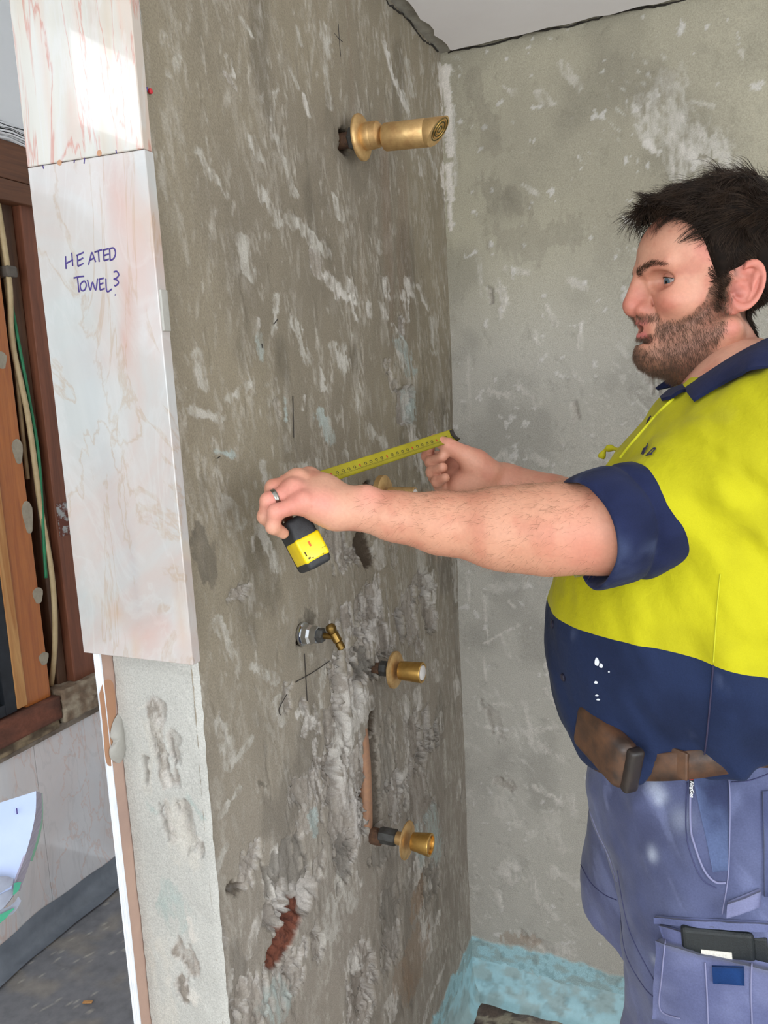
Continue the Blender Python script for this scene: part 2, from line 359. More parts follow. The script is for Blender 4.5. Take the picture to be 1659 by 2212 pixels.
# rusty water runs below the shower outlet
m = sst(.55, .75, fbm(Y * 26 + 5, Z * 2.2, o=3)) * sst(-.62, -.5, Y) * sst(-.12, -.3, Y) * sst(1.55, 1.75, Z) * .35
W1.c = W1.c + (lin((134, 112, 94)) - W1.c) * m[:, None]
MARKS1 = '''
w 490 125 500 160 8;c 485 160 505 185 7 .6;f 625 150 645 190 5;f 520 40 545 80 6;f 560 215 600 195 6;f 385 125 362 160 6;f 455 370 488 420 9
f 600 180 585 260 5;f 640 60 650 95 5;w 832 95 852 180 5;w 850 172 878 235 5;f 872 200 884 255 4;w 944 165 950 190 3;f 700 60 705 120 9;f 700 130 712 230 7
p 955 155 962 240 12;p 960 240 964 330 10;p 962 362 966 430 10;p 968 440 971 500 6;w 902 340 907 378 4;f 926 330 940 372 7;f 878 130 890 200 10
f 600 300 640 420 10;w 655 205 668 250 4;f 540 300 560 340 8;f 720 420 735 470 8;f 815 520 820 545 5;c 680 545 684 590 9 .5
w 705 600 748 645 13;w 752 608 765 655 9;w 762 660 770 690 5;w 795 655 797 680 5;w 829 605 836 645 8;w 823 655 832 685 6;w 880 608 882 632 9;w 877 650 880 692 5
w 906 618 914 650 6;w 914 650 922 668 5;w 868 630 868 645 5;w 852 700 872 745 6;c 862 690 868 720 6;t 862 740 890 800 14;c 876 850 870 905 12;t 885 850 888 905 10
w 890 820 880 870 5;w 558 690 556 722 6;t 560 722 566 775 9;f 598 640 590 720 6;f 720 750 745 790 15;f 745 745 735 790 6;t 617 862 619 905 6;t 690 890 712 950 12
f 575 835 590 870 9;c 598 870 604 900 7 .5;f 412 885 475 905 9;t 465 975 505 985 13;f 565 1000 580 1050 11;w 888 925 905 1000 8;w 905 1000 915 1040 6;c 930 900 935 960 8 .6
f 640 700 660 780 14;f 775 830 772 890 5;f 930 690 940 760 7;w 860 760 870 790 6;c 840 780 850 840 8 .5;f 500 860 540 830 10;f 690 800 700 840 9;w 660 855 655 885 3
f 480 1080 520 1130 14;f 560 1140 600 1230 10;w 545 1160 548 1190 4;s 430 1150 450 1240 20;f 470 1340 505 1420 10;f 545 1440 600 1470 9;c 508 1280 528 1276 14 .9
d 778 1160 800 1215 15;c 730 1165 742 1215 20;w 815 1170 822 1220 8;c 760 1190 770 1210 12;c 845 1165 855 1215 7 .5;f 905 1180 915 1240 12
c 780 1300 800 1345 30;c 815 1330 838 1395 24;c 745 1340 765 1370 26;c 770 1400 800 1440 32;c 722 1420 730 1500 18;g 780 1420 772 1462 17 1.4;c 745 1470 760 1520 28
w 760 1500 790 1540 22;c 720 1540 735 1640 26;w 745 1560 755 1640 20;c 705 1640 715 1720 20;c 770 1620 785 1700 26;w 745 1680 735 1760 10;c 730 1740 760 1800 34
c 905 1250 935 1270 14;c 880 1290 895 1370 18;c 915 1290 935 1345 16;c 860 1320 872 1380 9;w 932 1240 938 1300 8;c 900 1390 912 1410 10;w 870 1420 872 1436 6
w 872 1510 880 1560 8;c 888 1560 906 1640 20 .8;w 876 1580 884 1660 8;w 872 1670 878 1745 8;c 900 1660 915 1760 20 .6;w 900 1490 905 1530 7;c 915 1540 925 1620 10
w 850 1565 853 1620 4;w 940 1430 945 1470 6;w 986 1470 988 1500 7;w 950 1540 953 1580 4;f 960 1600 965 1700 5;c 940 1560 945 1610 7
d 805 1545 802 1580 10;g 835 1550 842 1700 15 .7;d 806 1600 812 1790 12 .75;c 785 1720 790 1790 16;c 820 1785 830 1800 8;g 815 1840 825 1860 14 .8
c 660 1520 668 1570 12;w 655 1535 672 1560 14;c 618 1480 622 1530 9 .7;f 600 1510 612 1560 9;f 700 1440 690 1530 8;s 560 1690 575 1700 5;f 510 1640 540 1600 12
c 770 1800 760 1860 24;g 745 1830 755 1880 20;c 650 1700 660 1790 20 .6;t 672 1760 680 1800 9;w 590 1840 600 1880 12;w 575 1890 590 1940 12;f 480 1760 520 1700 9
c 548 1850 530 1900 24;d 500 1915 520 1922 11 .7;g 620 1840 640 1950 36;c 600 1960 650 1950 30;c 585 2060 575 2090 16;c 640 2080 660 2040 22
w 555 1990 545 2050 14;c 600 2110 640 2120 20;c 540 2130 560 2190 30;t 590 2140 610 2180 26;c 680 2010 690 2050 16;f 715 1940 722 2020 14;f 700 1980 705 2030 12
c 780 2060 800 2130 28;w 760 2070 785 2110 16;c 770 2150 790 2200 26;w 845 2150 850 2190 16;g 845 1930 852 2060 20 .9;w 826 1930 820 1990 4;c 855 2010 845 2070 18 .5
w 893 1868 905 1895 14;w 905 1890 915 1850 8;g 925 1880 935 1930 14;w 910 1950 915 2010 6;w 920 2000 925 2040 14;w 938 2010 944 1980 8;w 930 2040 928 2060 6;o 905 1920 900 1960 16 .7
o 890 2040 900 2120 22 .5;w 960 2085 950 2110 8;w 948 2110 930 2160 8;w 930 2160 915 2212 7;c 850 1690 858 1760 14;w 990 1690 992 1720 5;t 930 1760 945 1860 10
f 470 1880 490 1830 10;c 480 2010 485 2040 8 .5;w 500 2100 496 2150 5;c 690 1850 680 1900 14 .6;f 730 1900 760 1960 16;w 770 1880 778 1915 7;o 860 2100 880 2150 16 .4
d 745 288 746 325 11 1.2;d 652 1358 650 1386 9;g 805 1430 808 1455 14 1.5;d 793 1048 795 1072 9;s 660 1330 672 1336 14;s 740 330 780 400 18 .4
c 600 1975 640 1985 22 .7;c 585 2070 640 2075 20 .7;b 634 1985 608 2050 30;f 520 520 540 600 16;f 430 330 450 380 10;f 640 1010 690 1000 8;f 745 980 755 1020 7;f 800 930 830 960 10;f 470 1560 500 1640 14;f 425 760 440 830 12
t 900 1800 915 1850 12;w 930 1900 935 1920 4;f 980 1200 985 1300 5;f 962 900 966 1000 6;f 640 480 700 540 16;f 570 420 600 480 12'''
def run_marks(W, txt):
    for q in txt.replace('\n', ';').split(';'):
        q = q.split()
        if not q: continue
        W.mark(q[0], *map(float, q[1:6]), k=float(q[6]) if len(q) > 6 else 1.0)
run_marks(W1, MARKS1)
# ragged bottom where the aqua waterproofing ran up the wall
SK = 0.143
def aqua(W, U, k=1.0):
    edge = SK + (fbm(U * 18, W.Z * 4, o=4) - .5) * .05
    m = sst(.004, -.004, W.Z - edge) * k
    wear = sst(.5, .64, fbm(U * 30 + 4, W.Z * 40, o=4))
    wear = wear * .55; c = lin((166, 202, 208)) * (1 - wear)[:, None] + lin((150, 156, 148)) * wear[:, None]
    dk = sst(.62, .7, fbm(U * 70, W.Z * 50 + 9, o=3)); c = c * (1 - .22 * dk)[:, None]
    W.c = W.c + (c - W.c) * m[:, None]; W.d = W.d + m * .002
    return m
aqua(W1, W1.Y)
rnd = 0.006 * np.exp(-((W1.Y + LN) / .006) ** 2)
vx = (W1.d - rnd - 0.0)
nib_col = W1.c
V1 = np.stack([vx, W1.Y, W1.Z], -1)
wall_left = mobj('wall_left', V1, grid_faces(len(sY), len(sZ))[:, ::-1], M['render_wall'], None, True, nib_col)
tag(wall_left, 'rough grey cement render wall with hacked plaster patches and brass tap outlets', kind='structure')
# --- end of the nib wall (pier face towards the camera)
eX = np.arange(-NT, 0.0031, 0.0025); eZ = np.arange(0, 2.75, 0.0035)
Xg, Z2 = np.meshgrid(eX, eZ, indexing='ij'); X, Z = Xg.ravel(), Z2.ravel()
class Pier(Wall):
    def mark(s, *a, **k):
        global pl
        super().mark(*a, **k)
P = Wall(X, Z, 1)
P.c = lin((188, 185, 178)) * (.92 + .18 * fbm(X * 20, Z * 20, o=4))[:, None]
P.d = (fbm(X * 30, Z * 30, o=4) - .5) * 0.003 + (fbm(X * 200, Z * 200, o=2) - .5) * 0.0011
_pl = pl
pl = lambda x, y, ax, v: _pl(x, y, ax, -LN if ax == 1 else v)       # marks on the pier sit in the pier's own plane
MARKS_P = '''
c 330 1540 345 1590 20 .8;c 340 1600 350 1650 18;c 310 1640 316 1690 8 1.2;c 345 1660 370 1690 22;c 375 1590 385 1640 14 .6;w 300 1530 330 1515 3;w 360 1700 350 1670 5
c 360 1740 372 1800 18;c 395 1760 410 1820 22 .8;t 405 1720 440 1770 5;w 430 1810 440 1830 7;t 370 1960 385 1990 24;t 360 1920 350 1960 20;w 410 1990 420 2030 8;c 400 2070 420 2100 18
w 385 2130 410 2150 22;c 395 2120 400 2160 12;f 330 1580 320 1700 30;f 380 1750 400 1850 30;t 320 1740 330 1750 8;f 350 2050 360 2200 30'''
for q in MARKS_P.replace('\n', ';').split(';'):
    q = q.split()
    if q: P.mark(q[0], *map(float, q[1:6]), k=float(q[6]) if len(q) > 6 else 1.0)
pl = _pl
edge = 0.004 * np.exp(-((X - 0.003) / .005) ** 2) + .003 * (fbm(X * 0 + 2, Z * 55, o=4) - .5) * np.exp(-((X) / .012) ** 2)
pier = mobj('trim_1', np.stack([X + edge * .6, -LN - P.d + edge, Z], -1), grid_faces(len(eX), len(eZ)), M['render_wall'], None, True, P.c)
tag(pier, 'pale grey render on the end of the nib wall under the marble tiles', kind='structure')
nl = boxo('trim_2', (-NT, -LN + .003, 0), (-NT + .01, 0.0, 2.7), M['room']); tag(nl, 'hidden left side of the nib wall', kind='structure')

# --- back wall of the shower
bX = np.arange(-.014, 1.05, 0.0035); bZ = np.arange(0, HC + .02, 0.0035)
Xg, Z2 = np.meshgrid(bX, bZ, indexing='ij'); W2 = Wall(Xg.ravel(), Z2.ravel(), 1); X, Z = W2.Y, W2.Z
low = fbm(X * 4.1 + 20, Z * 3.0, o=4)
W2.c = lin((172, 165, 145)) * (1 - sst(.3, .7, low))[:, None] + lin((160, 153, 135)) * sst(.3, .7, low)[:, None]
g = sst(1.95, 1.55, Z)[:, None]; W2.c = W2.c * (1 - .75 * g) + lin((184, 179, 171)) * .75 * g * (.93 + .14 * low)[:, None] 
smu = sst(.5, .72, fbm(X * 6 + 8, Z * 5 + 2, o=4)) * .3; W2.c = W2.c * (1 - smu * .6)[:, None]
W2.d = (fbm(X * 5, Z * 5 + 9, o=3) - .5) * .004 + (fbm(X * 50, Z * 50, o=3) - .5) * .001
# chisel flicks: short hatched strokes, and flakes of old tile glue
zone = fbm(X * 7 + 3, Z * 7, o=3)
hat = fbm((X * .7 + Z * .7) * 150, (X * .7 - Z * .7) * 42, o=2)
m = sst(.66, .78, hat) * sst(.60, .70, zone); W2.c = W2.c + (lin((202, 197, 188)) - W2.c) * (m * .55)[:, None]
fl = fbm(X * 46 + 60, Z * 46, o=4); m = sst(.745, .78, fl) ; W2.c = W2.c + (lin((206, 201, 195)) - W2.c) * (m * .7)[:, None]; W2.d += m * .001
fl = fbm(X * 34 + 6, Z * 40 + 30, o=4); m = sst(.7, .75, fl); W2.d -= m * .0014; W2.c = W2.c * (1 - .06 * m)[:, None]
MARKS2 = '''
p 962 150 970 240 10;p 966 240 972 330 9;p 968 362 974 430 10;p 972 440 974 495 5;f 980 230 984 400 5
f 1430 240 1490 330 60;w 1450 300 1475 320 16 .7;w 1480 255 1520 290 12 .6;w 1400 310 1420 330 10;w 1215 140 1250 190 9 .7;w 1160 200 1195 225 10 .6;w 1085 185 1110 200 8 .7;w 1130 400 1160 420 8 .7
w 1490 330 1560 370 10 .5;w 1500 220 1540 230 8 .6;f 1540 300 1580 360 26;w 1455 365 1465 390 6;w 1600 110 1605 125 5
w 1075 610 1088 650 9;w 1088 650 1080 685 6;c 1055 620 1060 650 6 .6;w 1255 700 1250 750 6;w 1230 605 1260 620 10 .6;w 1090 580 1140 590 6 .7;w 1155 720 1160 740 7 .7;w 1180 660 1200 700 6 .6
w 1060 845 1100 855 12 .7;w 1120 830 1160 870 8 .6;w 1075 1000 1100 985 16;w 1100 1000 1120 1030 12;w 1140 980 1180 1000 9 .6;w 1070 1020 1080 1030 10;c 1238 875 1242 900 9 .7;w 1235 800 1260 830 6 .6
c 1395 800 1415 840 14 .8;w 1045 1390 1120 1350 4;w 1080 1370 1100 1420 4;w 1185 1435 1195 1480 12;w 1060 1270 1140 1265 10 .5;w 1045 1290 1055 1390 4;w 1100 1300 1110 1310 5
c 1055 1530 1075 1585 16 .4;w 1065 1520 1100 1525 5;w 1050 1570 1085 1588 5;w 1130 1520 1150 1590 9 .8;w 1180 1490 1200 1520 9;w 1150 1600 1210 1640 9 .7;w 1100 1590 1200 1570 7 .6
c 1075 1690 1110 1700 8 .6;w 1150 1700 1190 1720 8;w 1190 1715 1210 1735 8;f 1080 1740 1150 1800 24;w 1230 1720 1240 1760 8 .6;f 1190 1760 1220 1840 20
w 1085 1880 1105 1890 16;w 1100 1860 1115 1875 8;w 1150 1900 1165 1950 14 .8;w 1200 1880 1240 1910 16 .8;w 1075 1930 1082 1960 6;w 1180 1960 1200 1980 10;w 1210 2050 1235 2056 12;w 1160 2040 1168 2046 5
c 1130 2020 1190 2050 12 .4;o 1100 2030 1160 2035 12 .5;w 1330 1990 1340 2040 8;w 1045 1420 1050 1470 3;w 1010 1240 1014 1300 4;f 1035 560 1040 640 5;f 1010 760 1014 900 4
s 1050 410 1120 440 30 .35;s 1100 520 1250 505 40 .3;s 1020 170 1060 300 24 .3;s 1330 150 1400 180 40 .2'''
run_marks(W2, MARKS2)
aqua(W2, W2.Y)
wall_back = mobj('wall_back', np.stack([W2.Y, -W2.d, W2.Z], -1), grid_faces(len(bX), len(bZ)), M['render_wall'], None, True, W2.c)
tag(wall_back, 'grey rendered back wall of the shower with white chisel scars', kind='structure')
# aqua painted coving at the foot of both walls: a swept cove, part of the waterproofing
def cove(name, axis, length):
    n = int(length / .006); prof = [(np.interp(t, [0, .4, .6, .75, .88, 1], [-.002, .006, .009, .015, .026, .044]), np.interp(t, [0, .4, .6, .75, .88, 1], [SK - .035, .065, .038, .018, .008, .004])) for t in np.linspace(0, 1, 22)]
    A = np.linspace(0.0, length, n); vs_, cs = [], []
    for a in A:
        for k, (o, z) in enumerate(prof):
            w = (vnoise(np.array([a * 30]), np.array([k * .25 + axis * 5]))[0] - .5)
            zz = z + w * (.02 if k == 0 else .002); oo = max(-.002, o + w * (.002 if k < 20 else .02))
            vs_.append((oo, -a, zz) if axis == 1 else (a, -oo, zz))
    vs_ = np.array(vs_); u = vs_[:, 1 if axis == 1 else 0]; t = vs_[:, 2]
    wear = sst(.44, .62, fbm(u * 26 + 8, t * 40, o=4)); wear = wear * .55; c = lin((170, 207, 214)) * (1 - wear)[:, None] + lin((158, 164, 156)) * wear[:, None]
    dk = sst(.58, .7, fbm(u * 60, t * 60 + 3, o=3)); c = c * (1 - .22 * dk)[:, None]
    f = grid_faces(n, len(prof))
    o = mobj(name, vs_, f if axis == 1 else f[:, ::-1], M['blue_paint'], None, True, c)
    tag(o, 'worn aqua waterproof paint coving at the foot of the %s wall' % ('left' if axis == 1 else 'back'), kind='structure'); return o
cove('baseboard_left', 1, 1.0); cove('baseboard_back', 0, 1.0)
# --- broken shower floor
fx = np.arange(0.0, 1.1, .006); fy = np.arange(-1.05, .001, .006)
Xg, Yg = np.meshgrid(fx, fy, indexing='ij'); X, Yv = Xg.ravel(), Yg.ravel()
h = (fbm(X * 14, Yv * 14, o=5) - .5) * .03; cell = fbm(X * 25 + 5, Yv * 25, o=3)
c = lin((136, 120, 108)) * (1 - sst(.4, .6, cell))[:, None] + lin((104, 88, 78)) * sst(.4, .6, cell)[:, None]
c = c + (lin((188, 172, 148)) - c) * (sst(.6, .68, fbm(X * 30, Yv * 40 + 8, o=4)) * .8)[:, None]
fl = mobj('floor', np.stack([X, Yv, h - .012], -1), grid_faces(len(fx), len(fy)), M['rubble'], None, True, c)
tag(fl, 'broken brown screed of the shower base', kind='structure')
boxo('floor_2', (-.2, -1.06, -.05), (1.3, 0.02, -.03), M['room'])['kind'] = 'structure'
# --- shower ceiling: white sheet with a raw ragged margin and a crack against the walls
ragx = [0.030 + .004 * math.sin(i * 1.7) + random.uniform(-.003, .003) for i in range(40)]
out = [(ragx[i] + .004, -0.03 - i * .027) for i in range(39)]
out2 = [(0.035 + i * .03, -(0.022 + .003 * math.sin(i * 2.1) + random.uniform(-.002, .002))) for i in range(36)]
poly = out[::-1] + out2 + [(1.1, -.02), (1.1, -1.06), (out[-1][0], -1.06)]
bm = bmesh.new(); vs_ = [bm.verts.new((x, y, HC - .009)) for x, y in poly]; f = bm.faces.new(vs_)
r = bmesh.ops.extrude_face_region(bm, geom=[f]); bmesh.ops.translate(bm, vec=(0, 0, .008), verts=[v for v in r['geom'] if isinstance(v, bmesh.types.BMVert)])
cl = bobj('ceiling', bm, M['ceil']); tag(cl, 'white painted shower ceiling sheet with ragged edge', kind='structure')
cr = boxo('ceiling_2', (-.02, -1.03, HC), (1.12, .02, HC + .03), M['ceil_raw'], None, 0, 12, .0015); tag(cr, 'raw grey strip round the shower ceiling', kind='structure')
def crackline(name, pts, r, parent):
    pts = np.array(pts); pts[:, :] += rng.normal(0, .0012, pts.shape); return tube(name, pts, r * (.5 + rng.random(len(pts))), M['crack'], parent, 5)
crackline('crack', [(.0025, -y, HC - .006 + .004 * math.sin(y * 40)) for y in np.linspace(.02, .42, 50)], .0016, cr)
crackline('crack', [(x, -.0025, HC - .004 + .003 * math.sin(x * 37)) for x in np.linspace(.02, .6, 50)], .0018, cr)

# --- the bath side: window wall, its timber frame and floor
XW = -1.15; FZ = 0.098
upper = boxo('wall_right', (XW - .14, -.9, 2.27), (XW + .012, .02, 2.72), M['room'], None, .002); tag(upper, 'white plastered wall above the timber lintel', kind='structure')
for k, (z, x) in enumerate([(2.262, .022), (2.272, .030), (2.29, .018)]):
    bm = bmesh.new(); box(bm, (XW, -.9, z), (XW + x, .02, z + .016)); bmesh.ops.subdivide_edges(bm, edges=bm.edges[:], cuts=9, use_grid_fill=True)
    for v in bm.verts: v.co.z += random.uniform(-.004, .004) + .006 * math.sin(v.co.y * 31 + k)
    o = bobj('plaster_layer', bm, M['room'], upper)
boxo('wall_outer', (XW - .16, -.95, 0), (XW - .13, .02, 2.3), M['cavity'])['kind'] = 'structure'
fr = empty('timber_wall_frame', (XW, -.2, .77))
tag(fr, 'exposed brown and orange timber studs and lintel of the stripped window wall', 'timber frame')
def fpart(name, lo, hi, m, bev=.003, cuts=0, jit=0):
    o = boxo(name, lo, hi, m, None, bev, cuts, jit); at_root(fr, o); return o
tag(fpart('lintel', (XW - .09, -.62, 2.165), (XW + .015, .01, 2.262), M['wood_beam']), 'dark brown lintel')
fpart('lintel', (XW - .09, -.62, 2.108), (XW + .022, .01, 2.162), M['wood_beam'])
fpart('stud', (XW - .09, -.140, .76), (XW + .004, .0, 2.112), M['wood_red'])
tag(fpart('stud', (XW - .10, -.178, .76), (XW - .022, -.143, 2.112), M['wood_dark']), 'old dark brown stud')
tag(fpart('stud', (XW - .085, -.318, .765), (XW + .006, -.232, 2.112), M['wood_orange']), 'orange varnished stud')
tag(fpart('stud_face', (XW - .02, -.352, .775), (XW + .014, -.3185, 2.112), M['wood_pine']), 'raw pine face with dark grain')
for zz in (1.05, 1.46, 1.9): fpart('nogging', (XW - .10, -.232, zz), (XW - .07, -.178, zz + .03), M['wood_dark'])
for (y, z, h) in ((-.262, 1.70, .05), (-.245, 1.46, .075), (-.238, 1.28, .10), (-.236, 1.06, .05), (-.242, .88, .04)):
    n = 14; vs_ = [(XW + .0075, y + .016 * math.cos(a) * (1 + .2 * math.sin(3 * a)), z + h / 2 * math.sin(a) * (1 + .1 * math.cos(2 * a))) for a in np.linspace(0, 2 * math.pi, n, endpoint=False)]
    vs_ += [(XW + .0055, v[1] * 1.0, v[2]) for v in vs_]
    fs = [tuple(range(n))] + [(k, (k + 1) % n, n + (k + 1) % n, n + k) for k in range(n)]
    o = mobj('putty_patch', vs_, fs, M['putty'], None, False); at_root(fr, o)
o = boxo('metal_plate', (XW + .004, -.135, 1.205), (XW + .0065, -.085, 1.30), M['rusty_plate']); at_root(fr, o)
tag(tag(tube('cable', [(XW + .002, -.21, 2.10), (XW + .004, -.205, 1.9), (XW - .01, -.206, 1.75), (XW + .004, -.196, 1.55), (XW + .002, -.188, 1.3), (XW + .006, -.180, 1.1), (XW, -.190, .92), (XW - .03, -.196, .78)], .0075, M['cable_cream'], None, 8, 60), 'thick cream cable hanging in the wall cavity beside the orange stud', 'cable'), group='cables in the wall cavity')
tag(tube('cable', [(XW - .02, -.196, 2.10), (XW - .018, -.196, 1.9), (XW - .012, -.200, 1.75), (XW - .014, -.204, 1.5), (XW - .02, -.200, 1.38)], .006, M['cable_beige'], None, 8, 40), 'short dusty beige cable behind the cream cable, ending half way down', 'cable', 'cables in the wall cavity')
tag(tube('cable', [(XW - .03, -.186, 1.98), (XW - .014, -.186, 1.8), (XW - .002, -.180, 1.6), (XW + .004, -.176, 1.45), (XW + .006, -.186, 1.3), (XW + .004, -.194, 1.18), (XW, -.196, 1.10)], .0045, M['cable_green'], None, 8, 50), 'thin green wire hanging in front of the dark brown stud', 'cable', 'cables in the wall cavity')
tg = boxo('cable_tie', (XW - .03, -.216, 1.915), (XW + .016, -.182, 1.945), M['cable_grey'], None, .006); tag(tg, 'grey tape band bunching the cables near the top of the cavity', 'tape')
# sill: broken mortar and reddish timber ledge
def rough_block(name, lo, hi, n, amp, cols, parent, sc=60):
    bm = bmesh.new(); box(bm, lo, hi); bmesh.ops.subdivide_edges(bm, edges=bm.edges[:], cuts=n, use_grid_fill=True)
    vs_ = np.array([v.co[:] for v in bm.verts]); fs = [tuple(v.index for v in f.verts) for f in bm.faces]; bm.verts.index_update(); fs = [tuple(v.index for v in f.verts) for f in bm.faces]
    c = (np.array(lo) + hi) / 2; d = vs_ - c; d /= np.linalg.norm(d, axis=1, keepdims=True)
    nz = fbm(vs_[:, 0] * sc, vs_[:, 1] * sc, vs_[:, 2] * sc, 4); vs2 = vs_ + d * ((nz - .5) * amp)[:, None]
    k = sst(.42, .58, fbm(vs_[:, 0] * sc * .6, vs_[:, 1] * sc * .6 + 7, vs_[:, 2] * sc * .6, 3))[:, None]
    col = lin(cols[0]) * (1 - k) + lin(cols[1]) * k; bm.free()
    o = mobj(name, vs2, fs, M['sill'], parent, True, col); return o
sl = empty('trim_3', (XW, -.3, .7)); tag(sl, 'broken mortar window sill with a reddish timber edge', kind='structure')
for nm, lo, hi, n, amp, cs in (('mortar_block', (XW - .1, -.215, .682), (XW + .03, -.02, .775), 14, .02, ((176, 162, 140), (132, 112, 92))),
                          ('timber_ledge', (XW - .1, -.62, .70), (XW + .028, -.222, .765), 10, .008, ((128, 80, 62), (108, 70, 56))),
                          ('mortar_block', (XW - .1, -.62, .672), (XW + .022, -.23, .712), 16, .018, ((158, 140, 112), (96, 82, 66))),
                          ('mortar_strip', (XW - .1, -.62, .655), (XW + .012, -.005, .678), 12, .006, ((150, 138, 124), (120, 108, 96)))):
    o = rough_block(nm, lo, hi, n, amp, cs, None); at_root(sl, o)
# marble dado under the sill
dd = empty('wall_dado', (XW, -.3, .1)); dd['kind'] = 'structure'; dd['label'] = 'pale marble dado tiles under the window sill'
for y0, y1 in ((-.905, -.3065), (-.3050, .0)):
    o = boxo('tile', (XW - .02, y0, FZ), (XW, y1, .668), M['marble_c'], None, .0008); at_root(dd, o)
for o in dd.children:
    a = o.data.color_attributes.new('Col', 'FLOAT_COLOR', 'POINT'); a.data.foreach_set('color', np.ones(len(o.data.vertices) * 4, np.float32))
# aluminium window
wn1 = empty('window_1', (XW, -.6, .8)); tag(wn1, 'black aluminium window at the left edge', kind='structure')
def wpart(nm, lo, hi, m, bev=.0015):
    o = boxo(nm, lo, hi, m, None, bev); at_root(wn1, o); return o
wpart('window_frame', (XW - .07, -.388, .772), (XW + .012, -.352, 2.1), M['alu']); wpart('window_frame', (XW - .07, -.9, .772), (XW + .012, -.388, .803), M['alu'])
wpart('sash', (XW - .05, -.408, .806), (XW - .004, -.3895, 2.1), M['alu']); wpart('sash', (XW - .05, -.9, .806), (XW - .004, -.41, .836), M['alu'])
wpart('sash', (XW - .064, -.425, .806), (XW - .052, -.409, 2.1), M['alu']); wpart('pane', (XW - .034, -.9, .836), (XW - .029, -.408, 2.1), M['glass'], 0)
# bath-side floor sheet with its upturned edge
gx = np.arange(XW, -.16, .006); gy = np.arange(-1.2, .001, .012)
Xg, Yg = np.meshgrid(gx, gy, indexing='ij'); X, Yv = Xg.ravel(), Yg.ravel()
dust = sst(.52, .72, fbm(X * 9, Yv * 14, o=5)); blue = sst(-.75, -.35, X)
c = lin((128, 128, 132)) * (1 - blue)[:, None] + lin((142, 152, 168)) * blue[:, None]
c = c + (lin((160, 151, 138)) - c) * (dust * .55 * (1 - .6 * blue))[:, None]
spk = sst(.74, .78, fbm(X * 60, Yv * 60, o=3)); c = c + (lin((206, 198, 186)) - c) * (spk * .6)[:, None]
hz = (fbm(X * 3, Yv * 3, o=3) - .5) * .006 - .003 * (np.abs(X + .62 - .02 * Yv) < .004) - .003 * (np.abs(X + .36) < .004)
fs_ = mobj('floor_3', np.stack([X, Yv, FZ + hz], -1), grid_faces(len(gx), len(gy)), M['vinyl'], None, True, c)
tag(fs_, 'dusty dark grey floor sheet on the bath side', kind='structure')
pr = [(0.002, .075), (.006, .045), (.012, .02), (.03, .008), (.055, .004)]; vs_ = []
ys = np.linspace(-1.2, 0, 80)
for y in ys:
    for k, (o, z) in enumerate(pr):
        w = .012 * math.sin(y * 14 + k) + .006 * math.sin(y * 33 + 1); vs_.append((XW + o + (.3 * w if k else .0), y, FZ + z * (1 + w * 6) + (.004 if k == 4 else 0)))
mb = mobj('baseboard_right', vs_, grid_faces(len(ys), len(pr)), M['membrane']); tag(mb, 'grey membrane turned up against the marble dado', kind='structure')
for (x, y, a, lb_) in ((-.84, -.50, .4, 'pale wood chip lying on the grey floor sheet nearest the marble dado'), (-.62, -.40, 1.0, 'small wood chip far back on the grey floor sheet, beside the nib wall'), (-.55, -.72, .2, 'wood chip lying foremost on the bluish part of the floor sheet')):
    o = boxo('wood_chip', (-.012, -.004, 0), (.012, .004, .003), M['wood_pine'], None, .001); o.location = (x, y, FZ + .004); o.rotation_euler = (0, 0, a)
    tag(o, lb_, 'wood chip', 'wood chips on the floor sheet')
# --- the rest of the room behind the photographer (never in frame, but it bounces the daylight)
def wallbox(name, lo, hi, m=None): o = boxo(name, lo, hi, m or M['room']); o['kind'] = 'structure'; return o
wallbox('wall_side_low', (XW - .12, -4.0, 0), (XW, -.92, .8)); wallbox('wall_side_high', (XW - .12, -4.0, 2.68), (XW, -.92, 2.75))
wallbox('wall_side_pier', (XW - .12, -1.72, .8), (XW, -.92, 2.68)); wallbox('wall_side_end', (XW - .12, -4.0, .8), (XW, -3.05, 2.68))
wallbox('wall_rear_low', (XW, -4.0, 0), (2.6, -3.9, .75)); wallbox('wall_rear_high', (XW, -4.0, 2.35), (2.6, -3.9, 2.75))
wallbox('wall_rear_left', (XW, -4.0, .75), (-.4, -3.9, 2.35)); wallbox('wall_rear_right', (1.9, -4.0, .75), (2.6, -3.9, 2.35))
wallbox('wall_far_low', (2.6, -4.0, 0), (2.7, .02, .9)); wallbox('wall_far_high', (2.6, -4.0, 2.3), (2.7, .02, 2.75))
wallbox('wall_far_a', (2.6, -4.0, .9), (2.7, -3.0, 2.3)); wallbox('wall_far_b', (2.6, -1.6, .9), (2.7, .02, 2.3))
wallbox('wall_back_right', (1.04, 0, 0), (2.6, .05, 2.75)); wallbox('wall_back_left', (XW - .14, .02, 0), (-NT, .06, 2.75))
wallbox('ceiling_3', (XW - .14, -4.0, 2.72), (2.7, -1.03, 2.78)); wallbox('ceiling_4', (XW - .14, -1.03, 2.72), (-NT, .05, 2.78)); wallbox('ceiling_5', (1.1, -1.06, 2.3), (2.7, .05, 2.34))
wallbox('ceiling_6', (-NT, -1.06, HC), (2.7, -1.03, 2.75))
wallbox('floor_4', (XW - .14, -4.0, .0), (-.17, -1.2, FZ - .004), M['bounce_floor']); wallbox('floor_5', (-.17, -4.0, -.03), (2.7, -1.05, -.005), M['bounce_floor']); wallbox('floor_6', (1.1, -1.05, -.03), (2.7, .02, -.005), M['bounce_floor'])
